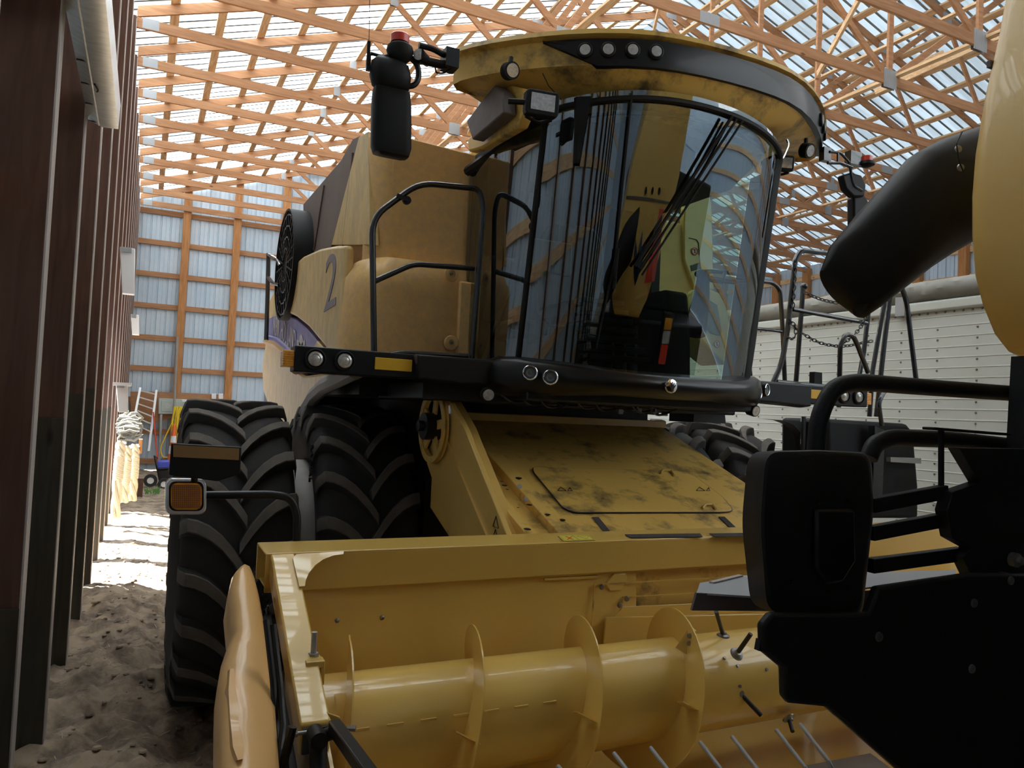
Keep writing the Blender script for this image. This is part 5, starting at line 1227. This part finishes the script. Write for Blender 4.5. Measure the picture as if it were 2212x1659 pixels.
q = MB(); a = W(296, 1072, 'Z', .02); q.box((a.x, a.y, -.02), (a.x+.09, a.y+.09, .34)); o = q.build('wood_block', wood_red); tag(o, 'upright wood offcut on the dirt beside the ropes', 'wood block')
# back wall board and things on it
Yb = 21.19
yplate([(282, 846), (333, 846), (490, 853), (490, 893), (418, 888), (340, 912), (282, 912)], Yb, .02).build('x', ply).name = 'plywood_board'
o = bpy.data.objects['plywood_board']; tag(o, 'plywood backing board on the end wall behind the electrical panel', 'board')
ep = thing('electrical_panel', 'grey green electrical panel box on the plywood board', 'electrical panel', W(345, 895, 'Y', 21.1))
yplate([(343, 860), (436, 864), (436, 880), (405, 895), (342, 894)], 21.08, .10).build('panel_box', panelm, ep, bevel=.01)
yplate([(349, 865), (432, 868), (432, 890), (348, 889)], 21.07, .01).build('panel_door', panelm, ep, bevel=.005)
yplate([(358, 871), (369, 872), (369, 883), (358, 882)], 21.06, .01).build('panel_latch', galv, ep)
yplate([(393, 862), (419, 864), (418, 869), (394, 868)], 21.06, .01).build('panel_label', white_p, ep)
q = MB(); q.tube([W(348, 895, 'Y', 21.12), Vector((W(344, 998, 'Y', 21.12).x, 21.12, 0))], .035, 10); single('conduit_pipe', q, galv, 'grey conduit pipe running down from the electrical panel', 'pipe')
q = MB(); q.tube([W(383, 728, 'Y', 20.9), W(380, 800, 'Y', 20.9), Vector((W(376, 905, 'Y', 20.9).x, 20.9, 0))], .03, 10); single('steel_pole', q, greymet, 'thin dark upright pole standing in front of the electrical panel', 'pole')
q = MB(); random.seed(4)
for k in range(9):
    x0 = random.uniform(376, 392); q.tube([W(x0, 878, 'Y', 20.7+.01*k), W(x0-6+random.uniform(-5, 8), 915, 'Y', 20.7+.01*k), W(x0+2+random.uniform(-6, 4), 955+random.uniform(-12, 10), 'Y', 20.7+.01*k), W(x0+8, 920, 'Y', 20.72+.01*k), W(x0+2, 878, 'Y', 20.72+.01*k)], .016, 6, .2)
q.tube([W(375, 905, 'Y', 20.7), W(345, 970, 'Y', 20.7), W(352, 990, 'Y', 20.7), W(372, 985, 'Y', 20.7)], .014, 6, .3)
single('extension_cord', q, yel_cord, 'coiled yellow extension cord hanging below the electrical panel', 'cord')
_b = W(371, 1012, 'Y', 20.6); _b.z = 0
cn = thing('traffic_cone', 'slim orange traffic cone with white bands below the yellow cord', 'traffic cone', _b)
base = W(371, 1012, 'Y', 20.6); base.z = .025; topc = W(376, 917, 'Y', base.y); hh = topc.z-base.z
q = MB(); q.lathe([(0, .14), (hh, .03), (hh+.01, .001)], base, (0, 0, 1), 20); q.box(base-Vector((.18, .18, .02)), base+Vector((.18, .18, .03))); q.build('cone_body', conem, cn)
for a, b in ((.38, .55), (.62, .76)):
    q = MB(); q.lathe([(hh*a, .14-.11*a+.004), (hh*b, .14-.11*b+.004)], base, (0, 0, 1), 20); q.build('white_band', white_p, cn)
ld = thing('step_ladder', 'aluminium step ladder leaning at the corner of the end wall', 'ladder', W(300, 960, 'Y', 20.6))
r1 = [W(303, 838, 'Y', 20.9), W(285, 930, 'Y', 20.5)]; r2 = [W(338, 843, 'Y', 20.9), W(321, 975, 'Y', 20.5)]
for r_ in (r1, r2): MB().obox(r_[0], r_[1], .05, .09, up=(0, 1, 0)).build('ladder_rail', aluladder, ld)
for k in range(6):
    t = .06+.155*k; MB().obox(r1[0].lerp(r1[1], t*1.0), r2[0].lerp(r2[1], t*.8+.02), .08, .03).build('ladder_step', aluladder, ld)
q = MB(); q.tube([W(331, 890, 'Y', 20.6), W(337, 960, 'Y', 20.3), W(345, 1030, 'Y', 19.8)], .014, 6); single('fishing_rod', q, redp, 'thin red rod leaning beside the step ladder', 'rod')
for px in (462, 477):
    yplate([(px-5, 850), (px+5, 850), (px+5, 862), (px-5, 862)], 21.12, .06).build('power_outlet', white_p, None, bevel=.01)
for i, o in enumerate([x for x in bpy.data.objects if x.name.startswith('power_outlet')]):
    tag(o, ('white power outlet on the plywood board, nearer the electrical panel', 'white power outlet on the plywood board, nearer the combine')[i], 'outlet')
# mower / garden machine
mw = thing('lawn_mower', 'blue push mower standing by the end wall under the traffic cone', 'lawn mower', W(355, 1060, 'Y', 17.5))
yplate([(340, 997), (366, 996), (366, 1011), (340, 1012)], 17.5, .4).build('mower_hood', blue_p, mw, bevel=.02)
yplate([(338, 1015), (372, 1013), (374, 1050), (345, 1052)], 17.6, .4).build('mower_deck', darkmetal, mw, bevel=.03)
for px, py, r in ((354, 1046, .12), (325, 1038, .13)):
    c = W(px, py, 'Y', 17.3); q = MB(); q.lathe([(-.04, r*.5), (-.04, r), (.04, r), (.04, r*.5)], c, (0, 1, 0), 24); w_ = q.build('mower_wheel', rubber, mw); MB().cyl(c-Vector((0, .03, 0)), c+Vector((0, .03, 0)), r*.5).build('wheel_hub', white_p, w_)
q = MB(); q.tube([W(333, 985, 'Y', 17.6), W(345, 1040, 'Y', 17.6)], .015, 6); q.tube([W(333, 985, 'Y', 18), W(340, 990, 'Y', 17.6)], .015, 6); q.build('mower_handle', darkmetal, mw)
q = MB(); random.seed(8)
for k in range(60):
    c = W(random.uniform(312, 345), random.uniform(1062, 1068), 'Z', 0.02); q.tube([c, c+Vector((random.uniform(-.05, .05), random.uniform(-.05, .05), random.uniform(.04, .12)))], .006, 4)
o = q.build('weeds', weeds); tag(o, 'low green weeds growing by the mower wheels', 'weeds', kind='stuff')
# loose straw and clods on the dirt
q = MB(); random.seed(12)
for k in range(260):
    x = random.uniform(-.36, .45); y = random.uniform(4.2, 11); z = gz(x, y); s_ = random.uniform(.006, .022)
    q.sph((x, y, z+s_*.2), s_, 4, (random.uniform(.8, 1.5), random.uniform(.8, 1.5), .6))
o = q.build('dirt_clods', dirt); tag(o, 'scattered dirt clods on the ground between wall and tyre', 'dirt', kind='stuff')
q = MB()
for k in range(70):
    x = random.uniform(-.3, .4); y = random.uniform(4.3, 9); z = gz(x, y)+.008; a = random.uniform(0, PI); l = random.uniform(.03, .10); q.tube([(x, y, z), (x+l*math.cos(a), y+l*math.sin(a), z+.006)], .0016, 4)
o = q.build('straw', ropem); tag(o, 'loose straw scattered on the dirt beside the tyre', 'straw', kind='stuff')

#%%LIGHT
wd = bpy.data.worlds.new('world'); S.world = wd; wd.use_nodes = True
bg = wd.node_tree.nodes['Background']; bg.inputs[0].default_value = (.72, .85, 1, 1); bg.inputs[1].default_value = 2.2
sd = bpy.data.lights.new('sun', 'SUN'); sd.energy = 60; sd.angle = .009; sd.color = (1, .96, .88)
so = bpy.data.objects.new('sun', sd); COL.objects.link(so)
sun_dir = Vector((.62, -.30, -.78)).normalized()
so.rotation_euler = sun_dir.to_track_quat('-Z', 'Y').to_euler()
S.view_settings.view_transform = 'Standard'; S.view_settings.look = 'None'; S.view_settings.gamma = 1; S.view_settings.use_curve_mapping = False
S.view_settings.exposure = .22
S.cycles.use_denoising = True
S.cycles.max_bounces = 10; S.cycles.diffuse_bounces = 6; S.cycles.transparent_max_bounces = 12
S.cycles.sample_clamp_indirect = 8
